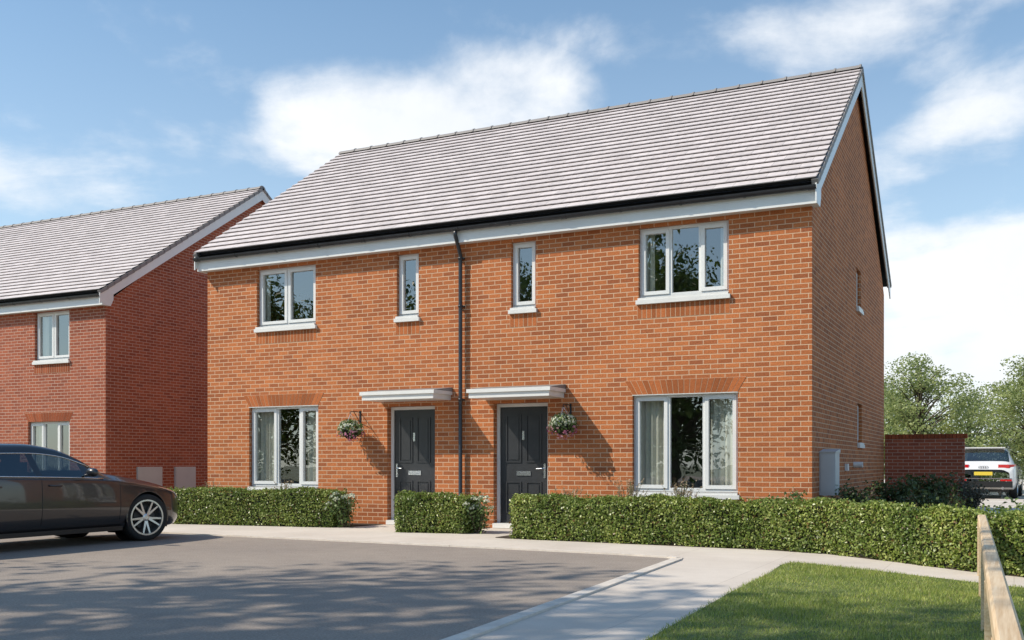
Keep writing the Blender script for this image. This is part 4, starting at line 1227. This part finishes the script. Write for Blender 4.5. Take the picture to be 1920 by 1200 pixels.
F_PX, TH, HZ, CAMH, CAMD = 1900.0, math.radians(26.356), 869.5, 1.10, 15.24
wd_ = bpy.data.worlds.new('World'); scene.world = wd_; wd_.use_nodes = True
nt = wd_.node_tree; nt.nodes.clear()
def wn(t): return nt.nodes.new(t)
def wl(a, b): nt.links.new(a, b)
out = wn('ShaderNodeOutputWorld'); bg = wn('ShaderNodeBackground'); bg.inputs[1].default_value = .13
sky = wn('ShaderNodeTexSky'); sky.sky_type = 'NISHITA'; sky.sun_disc = False
sky.sun_elevation = EL; sky.sun_rotation = math.atan2(to_sun.x, to_sun.y); sky.air_density = 1.0; sky.dust_density = .6; sky.ozone_density = 1.6
tc = wn('ShaderNodeTexCoord'); sep = wn('ShaderNodeSeparateXYZ'); wl(tc.outputs['Generated'], sep.inputs[0])
def wmath(op, a, b=None, clamp=False):
    n = wn('ShaderNodeMath'); n.operation = op; n.use_clamp = clamp
    for k, v in enumerate((a, b)):
        if v is None: continue
        if isinstance(v, (int, float)): n.inputs[k].default_value = v
        else: wl(v, n.inputs[k])
    return n.outputs[0]
zc = wmath('ADD', wmath('MAXIMUM', sep.outputs[2], 0.0), .16)
cx = wmath('DIVIDE', sep.outputs[0], zc); cy = wmath('DIVIDE', sep.outputs[1], zc)
cmb = wn('ShaderNodeCombineXYZ'); wl(cx, cmb.inputs[0]); wl(cy, cmb.inputs[1])
n1 = wn('ShaderNodeTexNoise'); n1.inputs['Scale'].default_value = 2.3; n1.inputs['Detail'].default_value = 9; n1.inputs['Roughness'].default_value = .58; n1.inputs['Distortion'].default_value = .25
wl(cmb.outputs[0], n1.inputs['Vector'])
n2 = wn('ShaderNodeTexNoise'); n2.inputs['Scale'].default_value = 9; n2.inputs['Detail'].default_value = 6; n2.inputs['Roughness'].default_value = .6
wl(tc.outputs['Generated'], n2.inputs['Vector'])
def direction(px, py):
    u = (px-960)/F_PX; v = -(py-HZ)/F_PX; s, c = math.sin(TH), math.cos(TH)
    return Vector((-s+u*c, c+u*s, v)).normalized()
def blob(px, py, kx, kz, amp):
    """a cloud bank: an ellipsoidal bump in direction space"""
    c = direction(px, py); sb = wn('ShaderNodeVectorMath'); sb.operation = 'SUBTRACT'
    wl(tc.outputs['Generated'], sb.inputs[0]); sb.inputs[1].default_value = c
    ml = wn('ShaderNodeVectorMath'); ml.operation = 'MULTIPLY'; wl(sb.outputs[0], ml.inputs[0]); ml.inputs[1].default_value = (kx, kx, kz)
    ln = wn('ShaderNodeVectorMath'); ln.operation = 'LENGTH'; wl(ml.outputs[0], ln.inputs[0])
    g = wmath('MULTIPLY', wmath('POWER', wmath('SUBTRACT', 1.0, wmath('MINIMUM', ln.outputs[1], 1.0)), .8), amp)
    return g
B = [blob(830,230,5.5,13,.52), blob(560,250,6,12,.36), blob(1620,40,4.2,14,.33), blob(1850,165,12,22,.34), blob(1740,260,11,26,.32), blob(1880,520,4.5,6.5,.46), blob(1060,150,7,16,.14),
     blob(40,380,5,7,.22), blob(960,60,8,20,.05), blob(240,15,10,20,.18), blob(1880,700,4,7,.40)]
s_ = B[0]
for b_ in B[1:]: s_ = wmath('ADD', s_, b_)
dens = wmath('ADD', wmath('ADD', n1.outputs[0], wmath('MULTIPLY', wmath('SUBTRACT', n2.outputs[0], .5), .38)), s_)
dens = wmath('SUBTRACT', dens, .62)
dr = wn('ShaderNodeValToRGB'); e = dr.color_ramp.elements
e[0].position = 0.0; e[0].color = (0,0,0,1); e[1].position = .40; e[1].color = (1,1,1,1); dr.color_ramp.interpolation = 'EASE'
wl(dens, dr.inputs[0])
haze = wmath('POWER', wmath('SUBTRACT', 1.0, wmath('MINIMUM', wmath('MULTIPLY', wmath('MAXIMUM', sep.outputs[2], 0.0), 1.45), 1.0)), 2.2)
mx0 = wn('ShaderNodeMix'); mx0.data_type = 'RGBA'; wl(wmath('MULTIPLY', haze, .60), mx0.inputs[0]); gain = wn('ShaderNodeMix'); gain.data_type = 'RGBA'; gain.blend_type = 'MULTIPLY'; gain.inputs[0].default_value = 1; gain.inputs[7].default_value = (.97,1.25,1.29,1); wl(sky.outputs[0], gain.inputs[6]); wl(gain.outputs[2], mx0.inputs[6]); mx0.inputs[7].default_value = (7.6,7.9,8.2,1)
mx = wn('ShaderNodeMix'); mx.data_type = 'RGBA'; wl(wmath('MULTIPLY', dr.outputs[0], .93), mx.inputs[0]); wl(mx0.outputs[2], mx.inputs[6])
shade = wn('ShaderNodeMix'); shade.data_type = 'RGBA'; wl(n2.outputs[0], shade.inputs[0]); shade.inputs[6].default_value = (6.6,7.0,7.5,1); shade.inputs[7].default_value = (9.2,9.2,9.2,1)
wl(shade.outputs[2], mx.inputs[7])
wl(mx.outputs[2], bg.inputs[0]); wl(bg.outputs[0], out.inputs[0])

cam = bpy.data.cameras.new('camera'); co = bpy.data.objects.new('camera', cam); COL.objects.link(co)
co.location = (0, -CAMD, CAMH); co.rotation_euler = (PI/2, 0, TH)
cam.sensor_width = 36; cam.lens = 36*F_PX/1920; cam.shift_x = 0; cam.shift_y = (HZ-600)/1920
cam.clip_start = .05; cam.clip_end = 2000
scene.camera = co
scene.render.engine = 'CYCLES'
scene.cycles.max_bounces = 8; scene.cycles.transparent_max_bounces = 12
scene.view_settings.view_transform = 'Standard'; scene.view_settings.look = 'None'
scene.view_settings.exposure = 0; scene.view_settings.gamma = 1
for o in bpy.data.objects:
    if '_w' in o: del o['_w']
